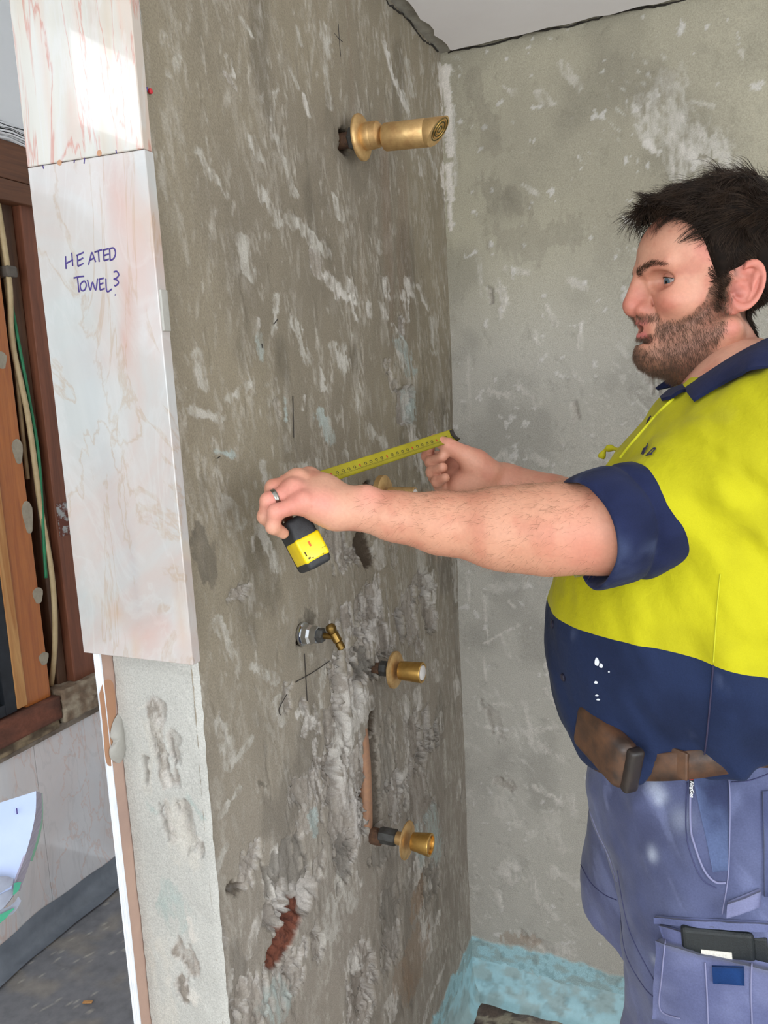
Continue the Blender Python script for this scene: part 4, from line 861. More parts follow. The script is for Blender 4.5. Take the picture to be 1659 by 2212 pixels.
def head_mm(q, ears=True):
    a = q.copy(); a[:, 1] = np.abs(a[:, 1]); E, S_, K = sd_ell, sd_sph, sd_cap
    d = E(q, (2, 0, 60), (97, 76, 78))
    d = smin(d, E(q, (52, 0, 64), (47, 60, 46)), 22)                      # forehead
    d = smin(d, E(q, (44, 0, 8), (50, 59, 58)), 18)                       # midface
    d = smin(d, K(a, (4, 56, -38), (84, 17, -63), 17, 17), 22)            # jaw
    d = smin(d, S_(q, (87, 0, -61), 20.5), 16)                            # chin
    d = smin(d, E(q, (72, 0, -32), (31, 35, 33)), 14)                     # muzzle
    d = smin(d, E(a, (60, 40, 2), (26, 21, 19)), 14)                      # cheeks
    d = smin(d, E(q, (42, 0, -70), (50, 46, 26)), 20)                     # soft under-chin
    d = smin(d, K(q, (8, 0, -62), (-34, 0, -150), 56, 57), 24)            # neck
    d = smin(d, K(a, (99, 13, 45), (76, 50, 49), 8, 7), 14)               # brow ridge
    d = smax(d, -E(a, (88, 38, 28.5), (23, 20, 12.5)), 5)                   # eye sockets
    d = smax(d, -S_(a, (112, 17, 26), 11), 10)
    d = smax(d, -S_(q, (121, 0, 38), 12), 9)                               # root of the nose
    nose = K(q, (102, 0, 40), (112, 0, 6), 7.5, 10.5); nose = smin(nose, S_(q, (110, 0, -1), 12), 8)
    nose = smin(nose, E(a, (97, 14, -5), (13, 8, 9)), 5); nose = smin(nose, K(q, (96, 0, 18), (92, 0, -8), 12, 15), 10)
    d = smin(d, nose, 9)
    d = smax(d, -K(a, (103, 6.5, -15), (98, 8, -9), 3.4, 3), 3)           # nostrils
    d = smin(d, K(a, (101, 0, -20), (83, 26, -29), 5.6, 4.0), 7)          # upper lip
    d = smin(d, K(a, (98, 0, -39), (83, 23, -32), 6.5, 3.6), 6)           # lower lip
    d = smax(d, -K(a, (108, 0, -29), (83, 24, -31), 5.4, 2.8), 2.5)     # parted mouth
    d = smax(d, -K(a, (94, 0, -29), (84, 12, -30), 8, 6), 3)
    d = smax(d, -K(a, (99, 0, -48), (92, 20, -46), 4, 4), 9)              # groove under the lip
    d = smax(d, -K(a, (90, 21, 10), (86, 21, -6), 1.6, 1.6), 4)
    d = smax(d, -K(a, (91, 26, 0), (84, 34, -26), 1.6, 1.2), 5)           # cheek fold
    e = a - EC.astype(np.float32); s = np.sqrt((e * e).sum(1))
    up = e @ np.array((-.30, .05, .95), np.float32) - 0.2; dn = -(e @ np.array((.22, 0, .97), np.float32)) - 1.9
    lid = smax(s - (ER + 1.5), -np.maximum(up, dn), .8)             # lids with an open slit
    lid = smax(lid, -(e[:, 0] - 1.5), 2)
    d = smin(d, lid, 1.4)
    if ears:
        b = a - np.array((-9, 75, 9), np.float32)
        c, s_ = math.cos(.28), math.sin(.28); x = b[:, 0] * c + b[:, 2] * s_; z = -b[:, 0] * s_ + b[:, 2] * c; y = b[:, 1] - (-x) * .42 - .0
        w = np.stack([x, y, z], 1)
        ear = E(w, (0, 0, 2), (17, 3.0, 29)); ear = smin(ear, E(w, (7, -1, -24), (9, 5, 10)), 6)
        rr = np.sqrt((x / 15.5) ** 2 + ((z - 3) / 27) ** 2); ring = np.sqrt(((rr - 1) * 17) ** 2 + (y - 4.6) ** 2) - 3.3
        ring = smax(ring, x - 9 - (z < -8) * 30, 2); ear = smin(ear, ring, 2.5)
        ear = smin(ear, K(w, (-6, 3, 18), (-5, 3, -12), 3.4, 2.6), 3)
        ear = smax(ear, -E(w, (3, 7, -5), (9.5, 9.5, 12)), 2.5); ear = smax(ear, -E(w, (5, 5, 13), (7, 5.5, 6)), 2)
        ear = smin(ear, K(w, (11, 1, 2), (9, 2, -6), 4, 3.4), 3)
        d = smin(d, smin(ear, K(a, (-2, 62, 6), (-6, 72, 4), 13, 8), 6), 4)
    return d
def f_head(p): return head_mm(loc(p)) * np.float32(HS)
# arms and hands: joints placed along their sight lines at the depth they stand in the room
A_ = lambda x, y, t: at(x, y, t)
def R_(x, y, t, r): return rpx(x, y, t, r)
shL = V(.672, -.80, 1.495)
armL = [shL, A_(1440, 1104, .955), A_(1300, 1140, .938), A_(1180, 1144, .943), A_(1080, 1142, .950), A_(950, 1130, .958), A_(850, 1115, .964), A_(780, 1100, .968)]
armLr = [.054, R_(1440, 1095, .955, 74), R_(1300, 1140, .938, 90), R_(1180, 1144, .943, 88), R_(1080, 1142, .95, 78), R_(950, 1130, .958, 57), R_(850, 1115, .964, 43), R_(780, 1100, .968, 37)]
wL = armL[-1]
hL = {'pinky': [(655, 1086, .950), (596, 1106, .944), (590, 1138, .950), (612, 1152, .962)], 'ring': [(634, 1060, .966), (581, 1082, .960), (573, 1116, .968), (594, 1142, .980)],
      'middle': [(642, 1040, .984), (592, 1054, .980), (580, 1096, .990), (598, 1128, 1.0)], 'index': [(668, 1034, 1.004), (618, 1044, 1.002), (604, 1086, 1.012), (620, 1116, 1.02)]}
hLr = {'pinky': (.0115, .0092, .0082, .0070), 'ring': (.0118, .0100, .0090, .0076), 'middle': (.0122, .0102, .0092, .0078), 'index': (.012, .0102, .0092, .0078)}
thL = [(752, 1090, .985), (702, 1072, 1.012), (662, 1078, 1.030), (628, 1098, 1.034)]
def hand_sdf(p, wrist, wr, F_, Fr, th, thr, pads, inner=.0125):
    mc = {k: A_(*v[0]) for k, v in F_.items()}; names = list(F_)
    palm = None
    for k in names:
        e = sd_cap(p, wrist, mc[k], wr * .72, Fr[k][0] * 1.12); palm = e if palm is None else smin(palm, e, .016)
    for a, b in zip(names[:-1], names[1:]): palm = smin(palm, sd_cap(p, mc[a], mc[b], Fr[a][0], Fr[b][0]), .010)
    for (x, y, t, r) in pads: palm = smin(palm, sd_sph(p, A_(x, y, t), rpx(x, y, t, r)), .016)
    fs = None
    for k in names:
        q = [A_(*v) for v in F_[k]]; e = sd_chain(p, q, Fr[k], .0025)
        for j in (1, 2): e = smin(e, sd_sph(p, q[j] , Fr[k][j] * 1.06), .004)
        fs = e if fs is None else smin(fs, e, .0018)
    d = smin(palm, fs, .007)
    q = [A_(*v) for v in th]; d = smin(d, sd_chain(p, q, thr, .003), .010)
    return d
hL_mid = None
def f_armL(p):
    d = sd_chain(p, armL, armLr, .03)
    h = hand_sdf(p, wL, armLr[-1], hL, hLr, thL, (.017, .0145, .0115, .0085), [(722, 1112, .962, 34), (690, 1088, .964, 38), (700, 1062, .985, 34), (745, 1100, .966, 36)])
    d = smin(d, h, .016)
    d = smin(d, sd_sph(p, A_(792, 1074, .958), .013), .014)             # wrist bone
    for (x, y, t) in ((655, 1080, .943), (637, 1052, .958), (645, 1030, .976)): d = smin(d, sd_sph(p, A_(x, y, t), .0088), .008)   # knuckles
    return d
shR = V(.66, -.50, 1.49)
armR = [shR, V(.52, -.50, 1.36), V(.44, -.535, 1.375), A_(1180, 1085, 1.185), A_(1118, 1062, 1.195), A_(1088, 1046, 1.20)]
armRr = [.058, .05, .046, .037, .030, .0275]
hR = {'index': [(990, 990, 1.215), (945, 990, 1.222), (924, 985, 1.205), (929, 966, 1.19)], 'middle': [(984, 1006, 1.212), (938, 1008, 1.212), (932, 998, 1.19), (955, 988, 1.170)],
      'ring': [(982, 1026, 1.205), (940, 1030, 1.205), (934, 1020, 1.18), (956, 1010, 1.160)], 'pinky': [(986, 1044, 1.196), (950, 1048, 1.192), (944, 1040, 1.168), (962, 1032, 1.152)]}
hRr = {'index': (.0115, .0098, .009, .0076), 'middle': (.0118, .010, .0092, .0078), 'ring': (.0115, .0098, .009, .0076), 'pinky': (.011, .009, .008, .0068)}
thR = [(1058, 1022, 1.175), (1005, 984, 1.165), (968, 962, 1.170), (938, 950, 1.178)]
def f_armR(p):
    d = sd_chain(p, armR, armRr, .025)
    h = hand_sdf(p, armR[-1], armRr[-1] * 1.05, hR, hRr, thR, (.0185, .0145, .0108, .0082), [(1028, 1000, 1.175, 30), (1022, 1040, 1.18, 30), (1050, 1030, 1.185, 34), (990, 1050, 1.182, 20)])
    d = smin(d, h, .014)
    return d
tor = [(1.60, .655, -.655, .060, .062), (1.565, .628, -.655, .092, .10), (1.525, .612, -.66, .112, .155), (1.49, .608, -.665, .141, .185), (1.463, .606, -.668, .160, .195), (1.40, .602, -.67, .186, .198), (1.31, .588, -.675, .204, .202), (1.27, .582, -.676, .211, .202), (1.21, .580, -.68, .211, .200), (1.15, .580, -.68, .200, .192), (1.10, .584, -.68, .184, .196), (1.0, .60, -.68, .14, .17)]
def f_core(p):
    d = sd_ell(p, (.62, -.665, 1.42), (.11, .17, .20)); d = smin(d, sd_ell(p, (.585, -.68, 1.22), (.165, .165, .20)), .06)
    d = smin(d, sd_ell(p, (.60, -.68, 1.0), (.13, .155, .14)), .06); d = smin(d, sd_cap(p, (.66, -.655, 1.45), HC0 + V(.03, .02, -.12), .075, .06), .04)
    for s in (-1, 1):
        hip = V(.60, -.68 + s * .095, .98); kn = V(.575 - (s > 0) * .05, -.68 + s * .12, .50); an = V(.62 - (s > 0) * .05, -.68 + s * .125, .10)
        d = smin(d, sd_chain(p, [hip, kn, an], [.10, .058, .042], .04), .03)
        d = smin(d, sd_cap(p, hip * 0 + (shL if s < 0 else shR), (.64, -.67 + s * .05, 1.50), .062, .06), .05)
    return d
pieces = []
bodyP, bodyF, bodyC = [], [], []; off_ = 0
def add_piece(Vv, F_, C):
    global off_
    bodyP.append(Vv); bodyF.append(F_ + off_); bodyC.append(C); off_ += len(Vv)
def mixc(C, m, col): return C + (lin(col) - C) * np.clip(m, 0, 1)[:, None]
def skin_base(Vv, c=(214, 158, 134)):
    n = fbm(Vv[:, 0] * 38, Vv[:, 1] * 38, Vv[:, 2] * 38, 4); C = np.tile(lin(c), (len(Vv), 1))
    C = mixc(C, sst(.66, .8, fbm(Vv[:, 0] * 150, Vv[:, 1] * 150, Vv[:, 2] * 150, 3)) * .3, (178, 104, 86)); C = mixc(C, sst(.45, .75, n) * .65, (186, 114, 94)); return mixc(C, sst(.5, .25, n) * .35, (212, 162, 136))
hV, hF = mesh_sdf(f_head, HC0 - V(.15, .16, .150), HC0 + V(.15, .14, .17), .0016)
hV = relax(hV, hF, 1, .4)
Q = loc(hV.astype(np.float32)).astype(float); X, Yq, Z = Q[:, 0], np.abs(Q[:, 1]), Q[:, 2]
def beard_mask(X, Y, Z):
    zb = np.interp(X, [-5, 6, 12, 28, 34, 48, 64, 80, 90], [46, 46, 40, 20, 0, -14, -23, -22, -22])
    m = sst(4, -6, Z - zb) * sst(0, 10, X - 4 - np.clip(-22 - Z, 0, 80) * .28) * sst(-112, -96, Z)
    lipz = sst(8, 5, np.abs(Z + 30)) * (Y < 30) * (X > 76)
    mou = sst(3, -3, Z + 12) * sst(-26, -20, Z) * sst(76, 83, X) * sst(36, 28, Y)
    bare = sst(78, 86, X) * sst(-60, -53, Z) * sst(-38, -43, Z) * sst(9, 17, np.abs(Y)) * sst(40, 30, Y) * .7
    return np.clip(np.maximum(m * (1 - sst(86, 90, X) * sst(-40, -36, Z)), mou * .9) * (1 - lipz) * (1 - bare), 0, 1)
C = skin_base(hV, (200, 142, 117))
C = mixc(C, np.exp(-(((X - 106) / 22) ** 2 + (Yq / 17) ** 2 + ((Z + 1) / 22) ** 2)) * .8, (190, 98, 88))          # nose
C = mixc(C, np.exp(-(((X - 70) / 26) ** 2 + ((Yq - 46) / 22) ** 2 + ((Z - 2) / 18) ** 2)) * .5, (198, 112, 94))      # cheek
C = mixc(C, sst(66, 74, Yq) * .65, (204, 118, 104))                                                                    # ears
C = mixc(C, np.exp(-(((X - 2) / 9) ** 2 + ((Z - 4) / 12) ** 2)) * sst(62, 70, Yq) * .6, (150, 80, 72))  # shade of the ear hollow put into the skin colour
bm_ = beard_mask(X, Yq, Z); C = mixc(C, bm_ * (.52 + .3 * fbm(X * .2, Yq * .2, Z * .2, 3)), (122, 84, 66))
lip = np.maximum(np.exp(-((Z + 22.5) / 4.2) ** 2) * .7, np.exp(-((Z + 38) / 5) ** 2)) * sst(82, 88, X) * sst(25, 18, Yq) * sst(-47, -44, Z); C = mixc(C, lip * .85, (196, 108, 106))
ins = sst(5, 2.5, np.abs(Z + 30)) * sst(25, 21, Yq) * sst(78, 84, X) * sst(103, 99, X + Yq * .5); C = mixc(C, ins * .9, (84, 36, 38))
eyer = np.sqrt((X - EC[0]) ** 2 + (Yq - EC[1]) ** 2 + (Z - EC[2]) ** 2); C = mixc(C, np.exp(-((eyer - 15) / 5) ** 2) * .22, (182, 108, 92))
C = mixc(C, np.exp(-((eyer - 12.4) / 1.0) ** 2) * .45, (110, 62, 54))
scal = sst(0, 8, Z - np.interp(X, [-60, -20, 10, 25, 31, 62, 75, 90, 100], [-60, -30, 40, 48, 68, 95, 108, 110, 110])); C = mixc(C, scal * sst(74, 68, Yq) * .85, (58, 42, 34))
add_piece(hV, hF, C)
for f, lo, hi in ((f_armL, (.05, -1.06, 1.27), (.60, -.72, 1.60)), (f_armR, (.12, -.76, 1.25), (.60, -.42, 1.57))):
    v, q = mesh_sdf(f, lo, hi, .0017); v = relax(v, q, 1, .4); c = skin_base(v, (203, 147, 121))
    if f is f_armL:
        ek = A_(1262, 1175, .90); c = mixc(c, np.exp(-(np.linalg.norm(v - ek, axis=1) / .035) ** 2) * .55, (200, 104, 96))
        for (x, y, t) in ((655, 1080, .94), (637, 1052, .955), (600, 1106, .94), (590, 1080, .955), (800, 1072, .95), (700, 1085, .94)):
            c = mixc(c, np.exp(-(np.linalg.norm(v - A_(x, y, t), axis=1) / .016) ** 2) * .5, (212, 126, 118))
        tn = sst(.16, .28, v[:, 0]) * .35; c = mixc(c, tn, (196, 136, 104))
    else: c = mixc(c, np.full(len(v), .35), (206, 136, 116))
    add_piece(v, q, c)
v, q = mesh_sdf(f_core, (.30, -1.0, .04), (.90, -.40, 1.66), .010); add_piece(v, q, skin_base(v))
BV, BF, BC = np.concatenate(bodyP), np.concatenate(bodyF), np.concatenate(bodyC)
body = kid(mobj('body', BV, BF, M['skin'], None, True, BC))
headT = tri(hF); headN = vnorm(hV, headT)

# eyes
for s in (1, -1):
    c = wor((EC[0], s * EC[1], EC[2])); e = kid(lathe('eye', [(-ER * HS * math.cos(a), max(1e-5, ER * HS * math.sin(a))) for a in np.linspace(.02, math.pi - .02, 22)], c, HF, M['eyew'], None, 28))
    g = HF * .84 + HL * .46 + HU * -.24; g /= np.linalg.norm(g)
    R0 = ER * HS; iris = lathe('iris', [(R0 * math.cos(a) + .00012, R0 * math.sin(a)) for a in np.linspace(.46, .02, 8)], c, g, M['iris'], None, 28); sub(iris, e)
    pu = lathe('pupil', [(R0 * math.cos(a) + .0003, R0 * math.sin(a)) for a in np.linspace(.19, .02, 5)], c, g, M['pupil'], None, 20); sub(pu, e)
tt = [wor((90 - .0 * k - abs(k) * .9, k * 4.4, -27)) for k in range(-3, 4)]
bm = bmesh.new()
for q in tt: 
    r_ = bmesh.ops.create_cube(bm, size=1.0)
    for w in r_['verts']: w.co = Vector(q) + Vector((w.co.x * .004, w.co.y * .004, w.co.z * .007))
kid(bobj('teeth', bm, M['teeth'], None, True, .0006))
# strands -------------------------------------------------------
def strands(name, roots, dirs, length, nseg, rad, m, grav, curl, keep=None, tip=.25, noise_sc=55.0, parent=None):
    n = len(roots); p = roots.copy(); d = dirs / np.linalg.norm(dirs, axis=1, keepdims=True); pts = [p.copy()]
    for s in range(nseg):
        w = np.stack([vnoise(p[:, 0] * noise_sc + 11 * k, p[:, 1] * noise_sc + 5 * k, p[:, 2] * noise_sc + s * .15) - .5 for k in range(3)], 1)
        d = d + w * curl + grav * (s / nseg); d /= np.linalg.norm(d, axis=1, keepdims=True)
        p = p + d * (length / nseg)[:, None]
        if keep is not None: p = keep(p)
        pts.append(p.copy())
    Pt = np.stack(pts, 1); a = np.cross(d, V(.3, .5, .8)); a /= np.linalg.norm(a, axis=1, keepdims=True) + 1e-9; b = np.cross(d, a); vs_ = []
    for s in range(nseg + 1):
        r = rad * (1 - (1 - tip) * s / nseg)
        for k in range(3):
            an = 2.094 * k; vs_.append(Pt[:, s] + (a * math.cos(an) + b * math.sin(an)) * r[:, None])
    VV = np.stack(vs_, 1).reshape(-1, 3); base_ = (np.arange(n) * (nseg + 1) * 3)[:, None]; fs = []
    for s in range(nseg):
        for k in range(3):
            fs.append(base_ + np.array([s * 3 + k, s * 3 + (k + 1) % 3, (s + 1) * 3 + (k + 1) % 3, (s + 1) * 3 + k]))
    F_ = np.stack(fs, 1).reshape(-1, 4); o = mobj(name, VV, F_, m); o['kind'] = 'stuff'; return kid(o)
def sample(T, Vv, Nn, w, n):
    ar = np.linalg.norm(np.cross(Vv[T[:, 1]] - Vv[T[:, 0]], Vv[T[:, 2]] - Vv[T[:, 0]]), axis=1) * w[T].mean(1); pr = ar / ar.sum()
    i = rng.choice(len(T), n, p=pr); u = rng.random((n, 2)); fl = u.sum(1) > 1; u[fl] = 1 - u[fl]; b = np.stack([1 - u.sum(1), u[:, 0], u[:, 1]], 1)
    return (Vv[T[i]] * b[..., None]).sum(1), (Nn[T[i]] * b[..., None]).sum(1)
def hairline(X, Y, Z):
    zl = np.interp(X, [-100, -40, -28, -22, 8, 14, 24, 30, 46, 62, 76, 84, 92], [-62, -60, -40, 38, 36, 8, 44, 66, 82, 94, 104, 107, 109])
    return sst(-3, 5, Z - zl + 4 * (fbm(X * .25, Y * .25, Z * .25, 2) - .5)) * (1 - sst(66, 72, Y) * (np.abs(X + 8) < 26) * (Z < 38))
# under-volume so the scalp never shows through
def f_cap(p):
    q = loc(p); a = q.copy(); a[:, 1] = np.abs(a[:, 1])
    hl = np.interp(q[:, 0], [-100, -40, -28, -22, 8, 17, 31, 40, 50, 64, 76, 84, 92], [-52, -50, -30, 40, 30, 12, 44, 70, 90, 102, 112, 114, 116])
    g = q[:, 2] - hl
    lift = np.interp(q[:, 2], [0, 60, 100, 140], [3, 8, 16, 20]) * (.25 + .75 * sst(0, 22, g)) + (fbm(q[:, 0] * .05 + 9, q[:, 1] * .05, q[:, 2] * .05, 3) - .5) * 18 * sst(60, 110, q[:, 2]) * sst(0, 15, g)
    d = head_mm(q, False) - lift
    d = smin(d, sd_ell(q, (84, 6, 119), (21, 52, 13)), 12)                # forelock mass over the forehead
    return smax(d, hl - q[:, 2], 5) * np.float32(HS)
cv, cf = mesh_sdf(f_cap, HC0 - V(.14, .12, .07), HC0 + V(.15, .12, .19), .003); hcap = kid(mobj('hair', cv, cf, M['haircap']))
cT = tri(cf); cN = vnorm(cv, cT); Qc = loc(cv.astype(np.float32)).astype(float)
hlc = np.interp(Qc[:, 0], [-100, -40, -28, -22, 8, 17, 31, 40, 50, 64, 76, 84, 92], [-52, -50, -30, 40, 30, 12, 44, 70, 90, 102, 112, 114, 116])
hw_ = ((head_mm(Qc.astype(np.float32), False) > 2.0) & (Qc[:, 2] - hlc > 1.0)).astype(float)
hr, hn = sample(cT, cv, cN, hw_, 12000); q = loc(hr.astype(np.float32)).astype(float)
top = sst(60, 104, q[:, 2]); front = sst(50, 85, q[:, 0]) * top
cl = np.stack([fbm(q[:, 0] * .035 + 3 * k, q[:, 1] * .035, q[:, 2] * .035 + 9 * k, 2) - .5 for k in range(3)], 1) * 3.2
flow = np.outer(top, HF * 1.0 - HU * .10) + np.outer(1 - top, HF * -.55 - HU * .75) + np.outer(front, HF * -.1 - HU * 1.0) + HL * (np.sign(q[:, 1]) * .30 * top)[:, None] + cl * (.30 + .55 * top)[:, None]
flow = flow - hn * (flow * hn).sum(1)[:, None]; flow /= np.linalg.norm(flow, axis=1, keepdims=True) + 1e-9
dr = flow + hn * (.12 + .22 * rng.random(len(hr)) ** 2 + .10 * front)[:, None]
ln = (.014 + .024 * top - .004 * front) * rng.uniform(.6, 1.25, len(hr)); ln = np.where((q[:, 2] < 45) & (q[:, 0] > 0), .007, ln)
hr = hr - hn * .0015
def keep_out(p):
    d = head_mm(loc(p.astype(np.float32)), False) * HS
    c = HC0 + V(0, 0, .05); o = p - c; o /= np.linalg.norm(o, axis=1, keepdims=True); return p + o * np.maximum(0, .003 - d)[:, None]
strands('hair_strands', hr, dr, ln, 6, np.full(len(hr), .00040), M['hair'], np.array([0, 0, -.22]), .55, keep_out, noise_sc=70.0)
# short fuzz where the hair thins out at temple and hairline
gz = Z - np.interp(X, [-100, -40, -28, -22, 8, 17, 31, 40, 50, 64, 76, 84, 92], [-52, -50, -30, 40, 30, 12, 44, 70, 90, 102, 112, 114, 116])
fz = sst(-14, 2, gz / np.where((X > 8) & (X < 34), 3.4, 1.1)) * (gz < 8) * (X > 8) * sst(72, 68, Yq) * sst(100, 92, X)
fr_, fn_ = sample(headT, hV, headN, fz ** 1.5 + 1e-9, 2600); q = loc(fr_.astype(np.float32))
strands('hair_fuzz', fr_, fn_ * .35 + (HF * -.7 - HU * .55)[None] + rng.normal(0, .25, fn_.shape), .009 * rng.uniform(.5, 1.3, len(fr_)), 3, np.full(len(fr_), .00026), M['hair'], np.array([0, 0, -.2]), .4)
# lash line on the upper lids
for s in (1, -1):
    q = []
    for ph_ in np.linspace(-1.15, 1.25, 16):
        zz = 4.0
        for _ in range(12): rr = math.sqrt(max(1, (ER + 1.2) ** 2 - zz * zz)); zz = (.2 + .30 * rr * math.cos(ph_) - .05 * rr * math.sin(ph_)) / .95
        q.append(wor(EC * np.array([1, s, 1]) + V(rr * math.cos(ph_), s * rr * math.sin(ph_), zz)))
    kid(tube('eyelashes', q, .00055, M['leather_d'] if 'leather_d' in M else M['hair'], None, 6))
# beard, brows, lashes
br, bn = sample(headT, hV, headN, bm_ * (.25 + 1.5 * fbm(X * .12, Yq * .12, Z * .12, 3) ** 2), 12500); q = loc(br.astype(np.float32))
bl = np.where(q[:, 0] > 84, .0055, .0070) * rng.uniform(.5, 1.2, len(br))
strands('beard', br, bn * .55 + (HF * -.25 - HU * .85)[None] * 1.0 + rng.normal(0, .22, bn.shape), bl, 2, np.full(len(br), .00016), M['beard'], np.array([0, 0, -.1]), .3)
bz_ = np.interp(Yq, [6, 16, 30, 42, 54], [39.5, 43, 48, 50, 46]); bth = np.interp(Yq, [6, 14, 34, 56], [2.5, 5.2, 4.2, 1.5])
bw = sst(bth, bth * .6, np.abs(Z - bz_)) * (X > 58) * sst(9, 13, Yq) * sst(60, 54, Yq)
er_, en_ = sample(headT, hV, headN, bw, 900); q = loc(er_.astype(np.float32))
strands('eyebrows', er_, en_ * .45 + HF * -.5 + HL * (np.sign(q[:, 1]) * .8)[:, None] + HU * .25, np.full(900, .0075) * rng.uniform(.6, 1.1, 900), 2, np.full(900, .00022), M['beard'], np.array([0, 0, -.1]), .2)
# fair hairs along the near forearm
aV, aT = bodyP[1], tri(bodyF[1] - len(hV)); aN = vnorm(aV, aT); w = ((aV[:, 0] > .20) & (aV[:, 0] < .47)).astype(float) * (.3 + sst(1.40, 1.46, aV[:, 2]))
ar_, an_ = sample(aT, aV, aN, w, 2600)
strands('arm_hair', ar_, an_ * .35 + V(-.7, -.1, -.3)[None] + rng.normal(0, .3, an_.shape), np.full(2600, .010) * rng.uniform(.5, 1.2, 2600), 2, np.full(2600, .00011), M['armhair'], np.array([0, 0, -.3]), .3)
# ring on the ring finger
a, b = A_(*hL['ring'][0]), A_(*hL['ring'][1]); dv = (b - a) / np.linalg.norm(b - a); c = a + (b - a) * .74
M['ringm'] = mat('steel_ring', (150, 146, 138), rough=.22, metal=1.0)
rg = lathe('finger_ring', [(-.0026, .0104), (-.0028, .0112), (-.0018, .0119), (.0018, .0119), (.0028, .0112), (.0026, .0104)], c, dv, M['ringm'], None, 40); kid(rg); tag(rg, 'grey metal ring')
# ------------------------------------------------------------------ clothes
M['hivis'] = mat('hi_vis_yellow_cloth', None, rough=0.75, attr=True, scale=900, attr_var=.06, bump=.30, bscale=40, spec=.15, sheen=.04, bdist=.007)
M['navy'] = mat('navy_cloth', None, rough=0.85, attr=True, scale=700, attr_var=.14, bump=.30, bscale=44, spec=.12, sheen=.04, bdist=.006)
M['denim'] = mat('faded_blue_cloth', None, rough=0.85, attr=True, scale=520, attr_var=.14, bump=.2, bscale=80, spec=.15, sheen=.15, bdist=.004)
M['leather'] = mat('worn_brown_leather', (98, 66, 44), (50, 36, 28), rough=.42, lo=.34, hi=.66, scale=36, bump=.2, bscale=120, spec=.5)
M['leather_d'] = mat('dark_leather', (52, 42, 36), (34, 28, 26), rough=.4, scale=40, bump=.2)
M['button'] = mat('navy_button', (38, 36, 52), rough=.35); M['thread'] = mat('dark_thread', (42, 36, 62), rough=.8); M['threadb'] = mat('blue_thread', (62, 64, 100), rough=.8); M['seam'] = mat('pale_seam_thread', (128, 128, 160), rough=.8)
def torso_at(z):
    T = np.array(tor)[::-1]; zz = T[:, 0]; return [np.interp(z, zz, T[:, i]) for i in range(1, 5)]
def smooth_tor():
    T = np.array(tor)[::-1]; Zs = np.linspace(T[0, 0], T[-1, 0], 200); W = np.exp(-((Zs[:, None] - Zs[None]) / .022) ** 2); W /= W.sum(1, keepdims=True)
    return Zs, [W @ np.interp(Zs, T[:, 0], T[:, i]) for i in range(1, 5)]
TZ, TP = smooth_tor()
SLA, SLB, SLC = V(.662, -.785, 1.494), A_(1505, 1076, .972), A_(1400, 1112, .957)
def folds(p, ax, sc, st):                       # creases running along a direction
    u = p @ np.asarray(ax, np.float32); return fbm(p[:, 0] * sc + u * st, p[:, 1] * sc - u * st, p[:, 2] * sc + u * st, 3) - .5
def f_shirt(p):
    cx, cy, a, b = [np.interp(p[:, 2], TZ, TP[i]).astype(np.float32) for i in range(4)]
    q = (np.abs((p[:, 0] - cx) / a) ** 2.2 + np.abs((p[:, 1] - cy) / b) ** 2.2) ** (1 / 2.2); d = (q - 1) * np.minimum(a, b) * .95
    d = smax(d, p[:, 2] - 1.575, .02); d = smax(d, 1.082 + .30 * np.clip(p[:, 0] - .42, -.05, .22) - .022 * np.exp(-((p[:, 0] - .60) / .035) ** 2) - p[:, 2], .015)
    d = smin(d, sd_chain(p, [V(.640, -.66, 1.532), SLA], [.078, .094], .03), .05); d = smin(d, sd_chain(p, [V(.655, -.65, 1.515), V(.665, -.51, 1.485)], [.07, .088], .03), .05)
    d = smin(d, sd_ell(p, (.635, -.655, 1.530), (.115, .122, .047)), .03)
    sl = sd_chain(p, [SLA, SLB, SLC], [.094, .074, .061], .02)
    t = np.clip((p - SLB.astype(np.float32)) @ ((SLA - SLB) / np.linalg.norm(SLA - SLB)).astype(np.float32), -.1, .3)
    sl = sl + (vnoise(t * 46 + p[:, 2] * 26, p[:, 1] * 20, p[:, 0] * 10) - .5) * .007
    d = smin(d, sl, .012)
    d = smin(d, sd_chain(p, [V(.66, -.50, 1.485), V(.53, -.50, 1.375)], [.086, .075], .02), .03)
    # slack creases: down the belly side, from the armpit, and the blouse over the belt
    n1 = fbm(p[:, 0] * 16 + p[:, 2] * 9, p[:, 1] * 9, p[:, 2] * 6 - p[:, 0] * 5, 3) - .5
    n2 = vnoise(p[:, 0] * 30 + p[:, 2] * 24 + 7, p[:, 1] * 16, p[:, 2] * 12 - p[:, 0] * 14) - .5
    side = sst(.47, .60, p[:, 0]); low_ = sst(1.22, 1.12, p[:, 2])
    d = d + n1 * (.014 + .016 * side) + n2 * (.007 + .008 * low_ + .006 * side)
    # placket ridge down the front
    return d
sv, sf = mesh_sdf(f_shirt, (.33, -.95, 1.02), (.86, -.38, 1.62), .0042)
sv = relax(sv, sf, 1, .4); sT = tri(sf)
bordz = lambda v: 1.277 - .034 * sst(.52, .70, v[:, 0])
def dirt(v, C, lst):
    for (x, y, t, r, col, k) in lst: C = mixc(C, np.exp(-(np.linalg.norm(v - at(x, y, t), axis=1) / r) ** 2) * k, col)
    return C
def cloth(v, c1, c2, sc=20):
    n = fbm(v[:, 0] * sc, v[:, 1] * sc, v[:, 2] * sc, 4); return lin(c1) + (lin(c2) - lin(c1)) * sst(.35, .68, n)[:, None]
neck_c = V(.625, -.652); 
gneck = np.hypot((sv[:, 0] - neck_c[0]) / .075, (sv[:, 1] - neck_c[1]) / .075) - np.where(sv[:, 2] > 1.53, 1, 0)
yv, yt = clip_tri(sv, sT, sv[:, 2] - bordz(sv))
nv, nt_ = clip_tri(sv, sT, sv[:, 2] - bordz(sv), False)
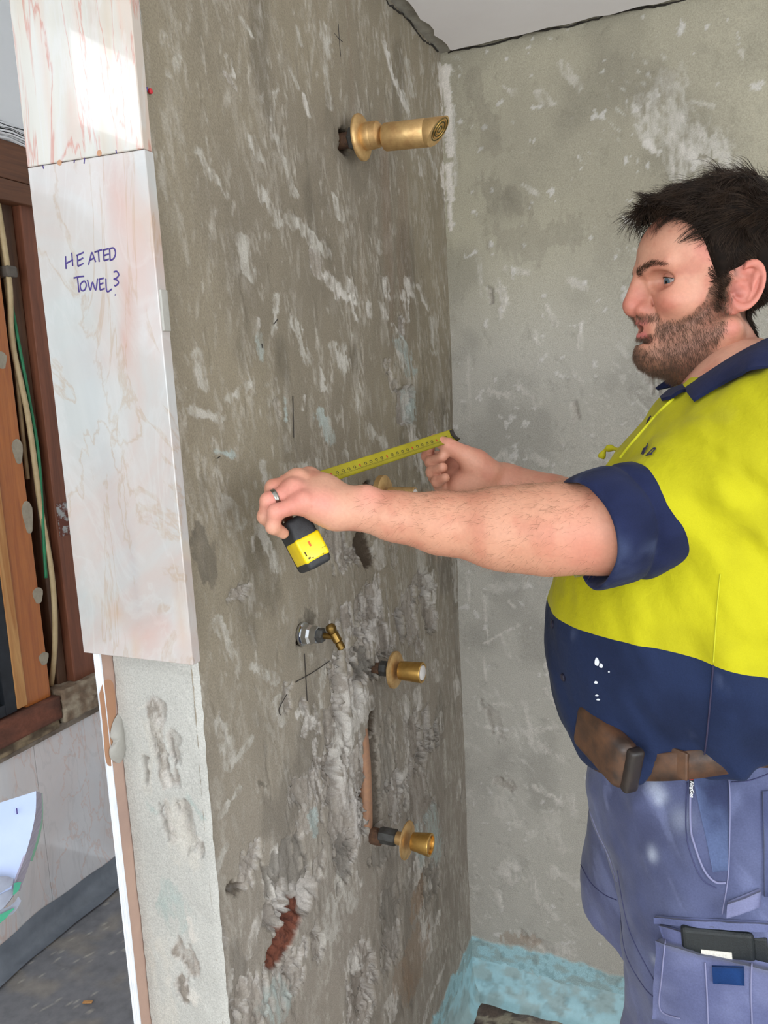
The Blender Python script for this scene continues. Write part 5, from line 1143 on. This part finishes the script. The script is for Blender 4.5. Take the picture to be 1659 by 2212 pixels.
yc = cloth(yv, (184, 176, 22), (172, 164, 20), 14); yc = mixc(yc, sst(.62, .75, fbm(yv[:, 0] * 22 + 5, yv[:, 1] * 22, yv[:, 2] * 22, 4)) * .28, (154, 146, 48))
shirt = kid(mobj('shirt', yv, yt, M['hivis'], None, True, yc)); tag(shirt, 'bright yellow upper half of the work shirt')
nc = cloth(nv, (32, 42, 70), (26, 34, 58), 16); nc = mixc(nc, sst(.66, .8, fbm(nv[:, 0] * 40, nv[:, 1] * 40, nv[:, 2] * 16, 4)) * .3, (80, 90, 116))
nN = None
low = mobj('lower_panel', nv, nt_, M['navy'], None, True, nc); sub(low, shirt); tag(low, 'navy lower half of the shirt')
bvS = BVHTree.FromPolygons([tuple(v) for v in sv], [tuple(map(int, f)) for f in sf])
def hit(bv, x, y):                              # nearest surface under a sight line -> point, outward normal
    d = ray(x, y); h_ = bv.ray_cast(Vector(CAM), Vector(d), 6.0)
    if h_[0] is None: return None, None
    n = np.array(h_[1]); n = -n if n @ d > 0 else n; return np.array(h_[0]), n
def on(bv, pts, lift, n=None):
    out = []
    P2 = spline(np.array([(x, y, 0) for x, y in pts], float), n or 10 * len(pts))
    for x, y, _ in P2:
        p, nn = hit(bv, x, y)
        if p is not None: out.append(p + nn * lift)
    return np.array(out)
def seam(bv, pts, m, parent, name='seam', r=.0011, lift=.0004, n=None):
    q = on(bv, pts, lift, n)
    if len(q) < 3: return None
    v, f = tube_geo(q, r, 5); o = mobj(name, v, f, m); return sub(o, parent)
def patch(bv, poly, m, name, parent, lift=.0015, th=.002, n=10, col=None):
    # a piece of cloth laid on the garment: quad in picture order TL, TR, BR, BL
    G = []
    a, b, c, d = [np.array(q, float) for q in poly]
    for i in range(n + 1):
        for j in range(n + 1):
            u, w = i / n, j / n; q = (a * (1 - u) + b * u) * (1 - w) + (d * (1 - u) + c * u) * w; p, nn = hit(bv, *q)
            if p is None: p, nn = (G[-1][0], G[-1][1]) if G else (at(*q, 1.0), -ray(*q))
            G.append((p, nn))
    top = np.array([p + nn * (lift + th) for p, nn in G]); bot = np.array([p + nn * (lift * .2) for p, nn in G]); k = len(top); f = grid_faces(n + 1, n + 1)
    fs = [tuple(q) for q in f] + [tuple(q[::-1] + k) for q in f]; w_ = n + 1
    rim = [i * w_ for i in range(w_)] + [n * w_ + j for j in range(1, w_)] + [i * w_ + n for i in range(n - 1, -1, -1)] + [j for j in range(n - 1, 0, -1)]
    for i, j in zip(rim, rim[1:] + rim[:1]): fs.append((i, j, j + k, i + k))
    VV = np.vstack([top, bot]); C = None if col is None else cloth(VV, *col, 30)
    o = mobj(name, VV, fs, m, None, True, C); sub(o, parent); return o
# shirt details: border stitching, side seam, placket edge, embroidery, pocket flap, buttons, paint flecks
for pts in ([(1556, 1240), (1548, 1330), (1541, 1432)],): seam(bvS, pts, mat('yellow_seam', (188, 184, 20), rough=.8), shirt, r=.0009)
seam(bvS, [(1541, 1436), (1534, 1520), (1526, 1600), (1520, 1640)], M['thread'], low, r=.0011)
seam(bvS, [(1455, 862), (1425, 890), (1394, 925), (1362, 962), (1340, 990)], mat('placket_edge', (206, 202, 30), rough=.8), shirt, 'placket_edge', r=.0022)
q = on(bvS, [(1398, 918), (1401, 908), (1406, 900)], .0006, 12)
if len(q) > 2: sub(mobj('buttonhole', *tube_geo(q, .0013, 6), M['thread']), shirt)
def text_on(bv, s, x, y, size, ang, m, name, parent, lift=.0006, tall=1.0):
    c = bpy.data.curves.new(name, 'FONT'); c.body = s; c.size = size; c.extrude = .0004; c.shear = .25; c.offset = size * .02
    tmp = bpy.data.objects.new(name, c); SC.collection.objects.link(tmp); dg = bpy.context.evaluated_depsgraph_get(); me = bpy.data.meshes.new_from_object(tmp.evaluated_get(dg)); bpy.data.objects.remove(tmp)
    p, n = hit(bv, x, y)
    if p is None: return
    r_ = np.cross(UP, n); r_ /= np.linalg.norm(r_); r_ = r_ if r_ @ RT > 0 else -r_; u_ = np.cross(n, r_); ca, sa = math.cos(ang), math.sin(ang)
    ex, ey = r_ * ca + u_ * sa, -r_ * sa + u_ * ca; me.materials.append(m)
    p = p + n * (lift + .0012)
    Mx = Matrix(((ex[0], ey[0] * tall, n[0], p[0]), (ex[1], ey[1] * tall, n[1], p[1]), (ex[2], ey[2] * tall, n[2], p[2]), (0, 0, 0, 1))); me.transform(Mx)
    o = link(bpy.data.objects.new(name, me)); sub(o, parent); return o
text_on(bvS, 'PpK', 1404, 965, .0105, math.radians(6), M['thread'], 'embroidery', shirt, .0016, 1.7)
text_on(bvS, 'D.', 1397, 988, .0105, math.radians(4), M['thread'], 'embroidery', shirt, .0016, 1.7)
for (x, y) in ((1193, 1349), (1216, 1463)):
    p, n = hit(bvS, x + 2, y)
    if p is not None: o = lathe('button', [(0, .005), (.002, .0052), (.003, .004), (.0026, .002)], p, n, M['button'], None, 16); sub(o, low)
p, n = hit(bvS, 1304, 1000)
if p is not None: o = lathe('button', [(0, .004), (.003, .0042), (.004, .002)], p, n, M['button'], None, 14); sub(o, shirt)
for k, (x, y, rx, ry) in enumerate(((1290, 1430, 5, 9), (1299, 1438, 4, 5), (1288, 1474, 4, 3), (1290, 1502, 4, 2), (1293, 1511, 4, 2), (1316, 1451, 2, 2))):
    P3 = on(bvS, [(x + rx * math.cos(a), y + ry * math.sin(a) * (1 + .2 * math.sin(3 * a))) for a in np.linspace(0, 6.28, 8)], .0006, 16)
    if len(P3) > 8:
        c_ = P3.mean(0); o = mobj('paint_fleck', np.vstack([P3, c_]), [(i, (i + 1) % len(P3), len(P3)) for i in range(len(P3))], M['white_edge'], None, False); sub(o, low)
# pocket flap of the far chest, puckered
ps = [pl(1298, 990, 1, -.62), pl(1307, 973, 1, -.62), pl(1322, 968, 1, -.63), pl(1345, 976, 1, -.66)]
v, f = tube_geo(spline(ps, 24), .004 + .0015 * np.sin(np.linspace(0, 14, 24)), 8); o = mobj('pocket_flap', v, f, mat('flap_yellow', (186, 178, 22), rough=.75)); sub(o, shirt)
# collar: near leaf, stand with rounded tip, and the far leaf, each a thick strip of navy cloth
def strip(name, A, B, th, m, parent, n=26, k=6, bulge=.006, col=((30, 36, 68), (24, 29, 58))):
    A, B = spline(A, n), spline(B, n); G = []
    for i in range(n):
        w = A[i] - np.array([.625, -.655, A[i][2] - .03]); w /= np.linalg.norm(w)
        for t in np.linspace(0, 1, k): G.append(A[i] * (1 - t) + B[i] * t + w * bulge * math.sin(math.pi * t))
    G = np.array(G); f = grid_faces(n, k); T_ = tri(f); nn = vnorm(G, T_)
    if (nn * (G - V(.625, -.655, 1.55))).sum() < 0: nn = -nn
    kk = len(G); VV = np.vstack([G + nn * th / 2, G - nn * th / 2]); fs = [tuple(q) for q in f] + [tuple(q[::-1] + kk) for q in f]
    rim = [i * k for i in range(n)] + [(n - 1) * k + j for j in range(1, k)] + [i * k + k - 1 for i in range(n - 2, -1, -1)] + [j for j in range(k - 2, 0, -1)]
    for i, j in zip(rim, rim[1:] + rim[:1]): fs.append((i, j, j + kk, i + kk))
    o = mobj(name, VV, fs, m, None, True, cloth(VV, *col, 40)); sub(o, parent)
    try: o.data.set_sharp_from_angle(angle=math.radians(50))
    except Exception: pass
    return o
Py = lambda x, y, yy: pl(x, y, 1, yy)
backT, backB = V(.70, -.655, 1.640), V(.745, -.655, 1.585)
topN = [Py(1486, 834, -.728), Py(1530, 806, -.748), Py(1590, 768, -.765), Py(1659, 733, -.762), V(.690, -.715, 1.632), backT]
def onS(x, y, yy, lift=.006):
    p, n = hit(bvS, x, y); q = Py(x, y, yy)
    return p + n * lift if p is not None and p[1] < yy + .05 else q
botN = [onS(1504, 874, -.742), onS(1552, 846, -.775), onS(1602, 820, -.800), onS(1656, 802, -.810), V(.735, -.735, 1.578), backB]
strip('collar', topN, botN, .004, M['navy'], shirt)
mir = lambda L: [V(q[0] - .012, -1.285 - q[1], q[2]) for q in L]
strip('collar', mir(topN)[::-1], mir(botN)[::-1], .004, M['navy'], shirt)
strip('collar_stand', [Py(1432, 856, -.690), Py(1448, 842, -.695), Py(1470, 834, -.705), Py(1500, 822, -.722), Py(1560, 786, -.735)], [onS(1436, 870, -.692), onS(1456, 866, -.698), onS(1480, 852, -.712), Py(1510, 842, -.735), Py(1560, 812, -.755)], .004, M['navy'], shirt, bulge=.002)
strip('collar_stand', [Py(1420, 838, -.600), Py(1438, 824, -.610), Py(1456, 813, -.615)], [Py(1419, 842, -.604), Py(1442, 838, -.618), Py(1464, 832, -.63)], .004, M['navy'], shirt, 12, 4, .001)
# rolled navy cuffs: thick folded tube with an open mouth
def cuff(name, A, B, r0, parent, seed, sq=1.0):
    u, v, d = frame_of(B - A); L = np.linalg.norm(B - A)
    prof = [(.45, .80), (.12, .88), (.02, .92), (-.01, .955), (.0, 1.0), (.05, 1.04), (.18, 1.06), (.34, 1.05), (.46, 1.02), (.50, .965), (.53, .975), (.60, 1.03), (.74, 1.03), (.88, 1.0), (.97, .97), (1.0, .90), (1.02, .78)]
    n = 72; vs_ = []
    for i, (s, r) in enumerate(prof):
        for k in range(n):
            a = 2 * math.pi * k / n; w = fbm(np.array([math.cos(a) * 1.6 + seed]), np.array([math.sin(a) * 1.6]), np.array([s * 2.4]), 3)[0] - .5
            w2 = math.sin(a * 2 + s * 5 + seed) * .03 + math.sin(a * 5 - s * 9 + seed * 2) * .014
            rr = r0 * (r + w * .11 + w2 * (1 if i > 3 else .5)); vs_.append(A + d * (s * L + .006 * math.sin(a * 2 + seed)) + (u * math.cos(a) + v * math.sin(a) * sq) * rr)
    fs = [(i * n + k, i * n + (k + 1) % n, (i + 1) * n + (k + 1) % n, (i + 1) * n + k) for i in range(len(prof) - 1) for k in range(n)]
    VV = np.array(vs_); c = cloth(VV, (32, 38, 68), (24, 29, 54), 22); c = mixc(c, sst(.6, .78, fbm(VV[:, 0] * 60, VV[:, 1] * 30, VV[:, 2] * 30, 4)) * .35, (78, 88, 116))
    o = mobj(name, VV, fs, M['navy'], None, True, c); sub(o, parent)
    m_ = o.modifiers.new('s', 'SUBSURF'); m_.levels = 1; m_.render_levels = 1
    return o
cf = cuff('cuff', A_(1266, 1152, .925), A_(1436, 1108, .968), .0655, shirt, 2.0); tag(cf, 'rolled up navy cuff')
cuff('cuff', V(.475, -.505, 1.362), V(.545, -.50, 1.385), .066, shirt, 5.0)
# label showing inside the mouth of the cuff
lb = [A_(1236, 1238, .928), A_(1256, 1236, .934), A_(1262, 1244, .934), A_(1242, 1248, .928)]
o = mobj('cuff_label', lb + [q + V(.0, .002, .0) for q in lb], [(0, 1, 2, 3), (7, 6, 5, 4), (0, 4, 5, 1), (1, 5, 6, 2), (2, 6, 7, 3), (3, 7, 4, 0)], mat('woven_label', (150, 146, 60), (60, 60, 50), rough=.8, scale=600), None, False); sub(o, shirt)

# ---------------- shorts
sCx = .60
def f_shorts(p):
    wz = np.clip((p[:, 2] - .95) / .16, 0, 1)
    d = sd_ell(p, (.595, -.68, 1.03), (.168, .19, .22)); d = smax(d, p[:, 2] - 1.088 - .30 * np.clip(p[:, 0] - .42, -.05, .22), .01)
    ln_ = sd_cap(p, (.612, -.770, 1.0), (.617, -.790, .52), .128, .130); lf = sd_cap(p, (.545, -.595, 1.0), (.520, -.575, .66), .128, .130)
    ln_ = smax(ln_, .545 - p[:, 2], .006); hem = .742 + (p[:, 0] - .45) * -.62 + .10 * (p[:, 0] - .45) ** 2
    lf = smax(lf, hem - p[:, 2], .006)
    d = smin(d, ln_, .03); d = smin(d, lf, .02)
    n1 = fbm(p[:, 0] * 13 + p[:, 2] * 11, p[:, 1] * 8, p[:, 2] * 9 - p[:, 0] * 12, 3) - .5; n2 = vnoise(p[:, 0] * 26 - p[:, 2] * 18, p[:, 1] * 14, p[:, 2] * 14 + p[:, 0] * 16) - .5
    d = d + n1 * .022 + n2 * .010
    # slash pocket gape on the near hip
    return d
wv, wf = mesh_sdf(f_shorts, (.33, -.95, .50), (.84, -.40, 1.14), .0045); wv = relax(wv, wf, 1, .4); wT = tri(wf)
bvW = BVHTree.FromPolygons([tuple(v) for v in wv], [tuple(map(int, f)) for f in wf])
wc = cloth(wv, (88, 93, 124), (70, 74, 104), 12)
wc = mixc(wc, sst(.95, .60, wv[:, 2]) * .55, (120, 122, 154)); wc = mixc(wc, sst(.55, .75, fbm(wv[:, 0] * 50 + wv[:, 2] * 30, wv[:, 1] * 30, wv[:, 2] * 14, 4)) * .4, (126, 132, 168))
lst = []
for (x, y, r, k) in ((1408, 1668, .008, .6), (1412, 1700, .010, .55), (1428, 1718, .008, .5), (1422, 1730, .006, .5), (1410, 1842, .008, .5), (1408, 1850, .006, .5), (1470, 1770, .014, .35), (1415, 2076, .007, .5)):
    p, n = hit(bvW, x, y)
    if p is not None: wc = mixc(wc, np.exp(-(np.linalg.norm(wv - p, axis=1) / r) ** 2) * k, (176, 182, 198))
shorts = kid(mobj('shorts', wv, wf, M['denim'], None, True, wc)); tag(shorts, 'faded blue cargo work shorts')
DC, DD, DL = ((80, 86, 118), (64, 70, 102)), ((66, 70, 98), (54, 58, 84)), ((98, 103, 138), (82, 87, 122))
o = patch(bvW, [(1494, 1668), (1575, 1662), (1574, 1880), (1540, 1884)], M['denim'], 'pocket_bag', shorts, -.004, .0045, 12, ((84, 96, 130), (52, 58, 88)))
for pts in ([(1492, 1660), (1492, 1780), (1502, 1830), (1522, 1880), (1545, 1904), (1568, 1906)],): seam(bvW, pts, M['seam'], shorts, 'pocket_edge', .0014, .001, 60)
for pts, m in (([(1484, 1690), (1482, 1790), (1494, 1850), (1518, 1900), (1548, 1918)], M['threadb']), ([(1572, 1660), (1577, 1720), (1576, 1820), (1572, 1900), (1560, 1975)], M['seam']), ([(1580, 1690), (1620, 1686), (1659, 1672)], M['threadb']),
               ([(1263, 1650), (1266, 1720), (1288, 1790), (1315, 1850), (1332, 1905)], M['seam']), ([(1252, 1862), (1275, 1905), (1305, 1932), (1332, 1944)], M['threadb']), ([(1340, 1970), (1352, 2060), (1390, 2130), (1425, 2168), (1440, 2205)], M['threadb']), ([(1334, 1880), (1360, 2010), (1420, 2130)], M['threadb'])):
    seam(bvW, pts, m, shorts, 'seam', .0008, .0002, 50)
patch(bvW, [(1645, 1710), (1690, 1706), (1690, 1935), (1650, 1935)], M['denim'], 'hip_pocket', shorts, .001, .002, 8, DC)
patch(bvW, [(1574, 1945), (1640, 1918), (1640, 1952), (1574, 1976)], M['denim'], 'tool_loop', shorts, .006, .002, 8, ((118, 120, 152), (96, 98, 132)))
patch(bvW, [(1420, 1978), (1665, 1990), (1665, 2006), (1421, 1992)], M['denim'], 'pocket_welt', shorts, .004, .003, 14, DL)
cp_ = patch(bvW, [(1434, 2024), (1680, 2082), (1680, 2290), (1424, 2186)], M['denim'], 'cargo_pocket', shorts, .012, .003, 14, ((104, 108, 142), (88, 92, 126)))
patch(bvW, [(1430, 1996), (1480, 2010), (1480, 2040), (1440, 2024)], M['denim'], 'pocket_lining', shorts, .004, .002, 8, ((96, 100, 136), (84, 88, 124)))
bvP = BVHTree.FromPolygons([v.co[:] for v in cp_.data.vertices], [tuple(p.vertices) for p in cp_.data.polygons])
patch(bvP, [(1538, 2085), (1607, 2087), (1608, 2126), (1541, 2122)], M['navy'], 'hook_tape', shorts, .001, .002, 6, ((28, 58, 108), (22, 48, 92)))
for pts in ([(1523, 2078), (1527, 2140), (1530, 2212)], [(1624, 2082), (1622, 2140), (1624, 2212)], [(1438, 2030), (1430, 2110), (1427, 2180), (1470, 2200)]): seam(bvP, pts, M['seam'], shorts, 'seam', .0010, .0006, 40)
patch(bvW, [(1517, 1648), (1551, 1648), (1549, 1678), (1520, 1678)], M['denim'], 'belt_loop', shorts, .004, .003, 6, DC)
# woven brand tab in the pocket seam
M['tab'] = mat('black_tab', (28, 26, 30), rough=.7); M['tabr'] = mat('red_tab', (170, 48, 44), rough=.7); M['tabw'] = mat('white_lettering', (226, 226, 226), rough=.7)
tb = patch(bvW, [(1489, 1680), (1498, 1680), (1497, 1716), (1490, 1716)], M['tab'], 'woven_tab', shorts, .003, .001, 4)
patch(bvW, [(1489, 1678), (1498, 1678), (1498, 1685), (1489, 1685)], M['tabr'], 'woven_tab', shorts, .0038, .001, 3)
text_on(bvW, 'KingGee', 1491.5, 1686, .0052, math.radians(-90), M['tabw'], 'tab_lettering', shorts, .0040)
# phone case sticking out of the cargo pocket: a thing of its own
pc0 = hit(bvW, 1550, 2040); ctr = pc0[0] + pc0[1] * .004
M['case'] = mat('black_leather_case', (26, 32, 34), (16, 19, 20), rough=.5, scale=300, bump=.3, bscale=700)
ph = empty('phone_case', ctr); tag(ph, 'black phone case with white label sticking out of the cargo pocket', 'phone case')
n = pc0[1]; ex = RT - n * (RT @ n); ex /= np.linalg.norm(ex); ey = np.cross(n, ex); an = math.radians(8); ex, ey = ex * math.cos(an) + ey * math.sin(an), -ex * math.sin(an) + ey * math.cos(an)
MX = Matrix(((ex[0], ey[0], n[0], 0), (ex[1], ey[1], n[1], 0), (ex[2], ey[2], n[2], 0), (0, 0, 0, 1)))
def pbox(nm, lo, hi, m, bev=.0):
    bm = bmesh.new(); box(bm, lo, hi)
    if bev: bmesh.ops.bevel(bm, geom=bm.edges[:], offset=bev, segments=3, profile=.5, affect='EDGES')
    bmesh.ops.transform(bm, matrix=MX, verts=bm.verts[:]); o = bobj(nm, bm, m, None, False); o.parent = ph; return o
pbox('case_body', (-.038, -.075, -.007), (.038, .024, .007), M['case'], .005)
pbox('case_strap', (.036, -.06, -.005), (.052, .018, .003), M['case'], .003); pbox('clip', (-.012, .022, -.002), (.020, .0285, .003), M['iron'], .002)
M['lab'] = mat('white_label', (226, 220, 208), (196, 190, 180), rough=.6, scale=400, stretch=(1, 6, 1)); M['mag'] = mat('magenta_band', (176, 40, 96), rough=.6)
pbox('label', (-.018, -.020, .0065), (.014, .0, .0078), M['lab']); pbox('label_band', (-.006, -.026, .0066), (.015, -.0195, .0079), M['mag'])
# belt and leather pouch
bz0, bz1 = 1.070, 1.106; nb_ = 120; vs_ = []
for i in range(nb_):
    a = 2 * math.pi * i / nb_; ca, sa = math.cos(a), math.sin(a)
    x = .592 + .172 * np.sign(ca) * abs(ca) ** .92; y = -.68 + .187 * np.sign(sa) * abs(sa) ** .92; zz = .34 * min(max(x - .42, -.03), .22)
    for (o_, z) in ((0, bz0), (.0045, bz0 + .001), (.0045, bz1 - .001), (0, bz1)):
        vs_.append((x + ca * o_, y + sa * o_, z + zz * 1.0))
fs = [(i * 4 + j, ((i + 1) % nb_) * 4 + j, ((i + 1) % nb_) * 4 + j + 1, i * 4 + j + 1) for i in range(nb_) for j in range(3)]
belt = kid(mobj('belt', vs_, fs, M['leather'], None, True)); tag(belt, 'brown leather belt')
def pouch(nm, c, ex, ey, n, w, h, t, m, bev, parent, bend=0.0):
    bm = bmesh.new(); box(bm, (-w / 2, -h / 2, 0), (w / 2, h / 2, t)); bmesh.ops.bevel(bm, geom=bm.edges[:], offset=bev, segments=4, profile=.5, affect='EDGES')
    for v in bm.verts:
        x, y, z = v.co; p = c + ex * x + ey * y + n * (z - bend * x * x); v.co = Vector(p)
    o = bobj(nm, bm, m, None, True); sub(o, parent)
    try: o.data.set_sharp_from_angle(angle=math.radians(40))
    except Exception: pass
    return o
pcn = V(-.72, -.69, .0); pcn /= np.linalg.norm(pcn); c_ = at(1302, 1606, 1.040) - pcn * .012; ex = np.cross(V(0, 0, 1), pcn); ey = np.cross(pcn, ex)
an = math.radians(-14); ex, ey = ex * math.cos(an) + ey * math.sin(an), -ex * math.sin(an) + ey * math.cos(an)
pouch('pouch', c_, ex, ey, pcn, .102, .066, .028, M['leather'], .0135, belt, 2.2)
pouch('pouch_frame', c_ + ex * .052 - pcn * .003, ex, ey, pcn, .014, .060, .020, M['leather_d'], .005, belt)
pouch('belt_tip', at(1440, 1634, 1.02), (np.array((.85, -.52, -.04))), V(0, 0, 1), V(-.52, -.85, 0), .060, .034, .005, M['leather'], .002, belt)
# boots stand on the shower floor, out of frame
for s in (-1, 1):
    y_ = -.68 + s * .125; x_ = .62 - (s > 0) * .05
    fb = lambda p: smax(smin(smin(sd_cap(p, (x_ - .13, y_, .045), (x_ + .02, y_, .055), .048, .052), sd_cap(p, (x_, y_, .06), (x_ + .005, y_, .16), .052, .055), .03), sd_cap(p, (x_ - .02, y_, .04), (x_ + .04, y_, .04), .05, .05), .02), .002 - p[:, 2], .004)
    bv_, bf_ = mesh_sdf(fb, (x_ - .22, y_ - .08, -.02), (x_ + .14, y_ + .08, .24), .008); kid(mobj('boot', bv_, bf_, M['leather'], None, True))

# ------------------------------------------------------------------ tape measure held in the left hand
TC = A_(668, 1167, .972)
ty = (A_(700, 1226, .960) - A_(640, 1112, .960)); ty /= np.linalg.norm(ty)               # long axis, down the case
tx = A_(678, 1137, .965) - A_(626, 1170, .955); tx -= ty * (tx @ ty); tx /= np.linalg.norm(tx)   # across its thickness
tz = np.cross(tx, ty); tz = tz if tz @ (CAM - TC) > 0 else -tz                          # towards the camera
tm = empty('tape_measure', TC); tag(tm, 'yellow and black tape measure held in the left hand with blade pulled out', 'tape measure')
TMX = Matrix(((tx[0], ty[0], tz[0], 0), (tx[1], ty[1], tz[1], 0), (tx[2], ty[2], tz[2], 0), (0, 0, 0, 1)))
M['rubber'] = mat('black_rubber', (50, 50, 52), (34, 34, 36), rough=.6, scale=90, bump=.3, bscale=300); M['tyel'] = mat('yellow_plastic', (242, 212, 12), (226, 190, 10), rough=.35, scale=40, rvar=.1)
M['scuff'] = mat('scuff_mark', (70, 56, 20), rough=.7); M['orange'] = mat('orange_mark', (226, 96, 30), rough=.6)
def tb_(nm, lo, hi, m, bev, parent=None):
    bm = bmesh.new(); box(bm, lo, hi)
    bmesh.ops.bevel(bm, geom=bm.edges[:], offset=bev, segments=4, profile=.5, affect='EDGES')
    bmesh.ops.transform(bm, matrix=TMX, verts=bm.verts[:]); o = bobj(nm, bm, m, None, True); o.parent = parent or tm
    try: o.data.set_sharp_from_angle(angle=math.radians(40))
    except Exception: pass
    return o
cb = tb_('case', (-.0165, -.034, -.058), (.0165, .034, .0), M['rubber'], .006); tag(cb, 'black rubber case')
lbn = tb_('label_band', (-.0172, -.008, -.050), (.0172, .0255, .0010), M['tyel'], .004); tag(lbn, 'yellow middle band')
tb_('belt_clip', (.0165, -.022, -.042), (.0195, .012, -.026), M['rubber'], .001)
for (x, y, w, h, m) in ((-.002, .004, .0012, .0065, 'orange'), (-.0125, .013, .0008, .006, 'scuff'), (-.0105, .0195, .0016, .0022, 'scuff'), (-.0065, .021, .0012, .001, 'scuff'), (.0125, .0155, .003, .0004, 'scuff'), (.0075, .0225, .0014, .0005, 'scuff')):
    tb_('scuff', (x - w, y - h / 2, .0008), (x + w, y + h / 2, .0014), M[m], .0002, lbn)
# blade: curved yellow strip with ticks and a dark hook
b0, b1 = A_(640, 1050, .995), A_(984, 938, 1.185); bd = (b1 - b0) / np.linalg.norm(b1 - b0); BL = np.linalg.norm(b1 - b0)
tc_ = -ray(850, 980); bw_ = UP - bd * (UP @ bd); bw_ /= np.linalg.norm(bw_); bn_ = np.cross(bd, bw_); bn_ = bn_ if bn_ @ tc_ > 0 else -bn_
til = math.radians(-34); bw2 = bw_ * math.cos(til) + bn_ * math.sin(til) * 1; bn2 = np.cross(bd, bw2); bn2 = bn2 if bn2 @ tc_ > 0 else -bn2
BWd = .0200
M['blade'] = mat('yellow_tape_blade', (158, 146, 22), (140, 127, 18), rough=.38, scale=30); M['tick'] = mat('black_print', (40, 36, 20), rough=.6); M['tickr'] = mat('red_print', (170, 50, 30), rough=.6)
def bp_(s, w, l=0.0):                     # s along, w in [-1, 1] across
    return b0 + bd * s + bw2 * (w * BWd / 2) - bn2 * (.0034 * (1 - w * w)) + bn2 * l
ns, nw = 50, 9; vs_ = [bp_(BL * i / (ns - 1), -1 + 2 * j / (nw - 1)) for i in range(ns) for j in range(nw)]; k_ = len(vs_); vs_ += [v - bn2 * .0004 for v in vs_]
f = grid_faces(ns, nw); fs = [tuple(q) for q in f] + [tuple(q[::-1] + k_) for q in f]
for i in range(ns - 1):
    for j in (0, nw - 1): fs.append((i * nw + j, (i + 1) * nw + j, (i + 1) * nw + j + k_, i * nw + j + k_))
blade = mobj('blade', vs_, fs, M['blade']); at_root(tm, blade); tag(blade, 'yellow metal blade with printed scale')
def tick(lst, m, nm):
    V_, F_ = [], []
    for (s, w0, w1, th) in lst:
        b = len(V_); ww = np.linspace(w0, w1, 4)
        for w in ww: V_ += [bp_(s - th, w, .00015), bp_(s + th, w, .00015)]
        F_ += [(b + 2 * i, b + 2 * i + 1, b + 2 * i + 3, b + 2 * i + 2) for i in range(3)]
    o = mobj(nm, V_, F_, m, None, False); o.parent = blade; o['kind'] = 'stuff'
tick([(s, -.35, -.35 + (.42 if k % 10 == 0 else .30 if k % 5 == 0 else .2), .00028) for k, s in enumerate(np.arange(.03, BL - .004, .002))], M['tick'], 'scale_tick')
dig = []
for k, s in enumerate(np.arange(.04, BL - .012, .010)):
    if k % 5 == 2: continue
    dig += [(s - .0016, .02, .34, .0004), (s + .0018, .02, .34, .0005), (s + .0003, .28, .36, .0014), (s + .0003, .02, .08, .0012)]
tick(dig, M['tick'], 'scale_numeral'); tick([(s, .0, .36, .0011) for s in np.arange(.06, BL - .01, .05)], M['tickr'], 'scale_numeral')
hk = [bp_(BL - .006, w, .0006) for w in np.linspace(-.9, .9, 7)] + [bp_(BL + .001, w, .0008) for w in np.linspace(-.95, .95, 7)] + [bp_(BL + .0015, w * 1.0, -.010) for w in np.linspace(-.9, .9, 7)]
hk2 = [q + bd * .001 + bn2 * .0004 for q in hk]; f = grid_faces(3, 7); fs = [tuple(q) for q in f] + [tuple(q[::-1] + 21) for q in f]
o = mobj('hook', hk + hk2, fs, M['leather_d'], None, False); at_root(tm, o); tag(o, 'dark end hook')
# ------------------------------------------------------------------ out of frame: stool under the paper pack, foliage added beyond the side window to block low sky
zt = float(at(-520, 2190, T0 + .06)[2]) - .01
c0 = at(-560, 2200, T0 + .06)
for nm, lo, hi in (('seat', (-.10, -.10, -.03), (.10, .10, 0)), *[('leg', (sx * .085 - .012, sy * .085 - .012, -zt + FZ - .004), (sx * .085 + .012, sy * .085 + .012, -.03)) for sx in (-1, 1) for sy in (-1, 1)]):
    o = boxo(nm, lo, hi, M['wood_pine'], st, .003)
st.location = (c0[0], c0[1], zt)
hv = mesh_sdf(lambda p: sd_ell(p, (-3.2, -2.2, 1.0), (.6, 2.9, 2.3)) + (fbm(p[:, 0] * 3, p[:, 1] * 3, p[:, 2] * 3, 4) - .5) * .5, (-4.6, -5.4, -.3), (-2.0, 1.2, 3.8), .08)
hd = mobj('sky_block_foliage', hv[0], hv[1], M['foliage']); tag(hd, 'unseen green foliage added outside the side window to block low sky', 'sky_block_foliage')
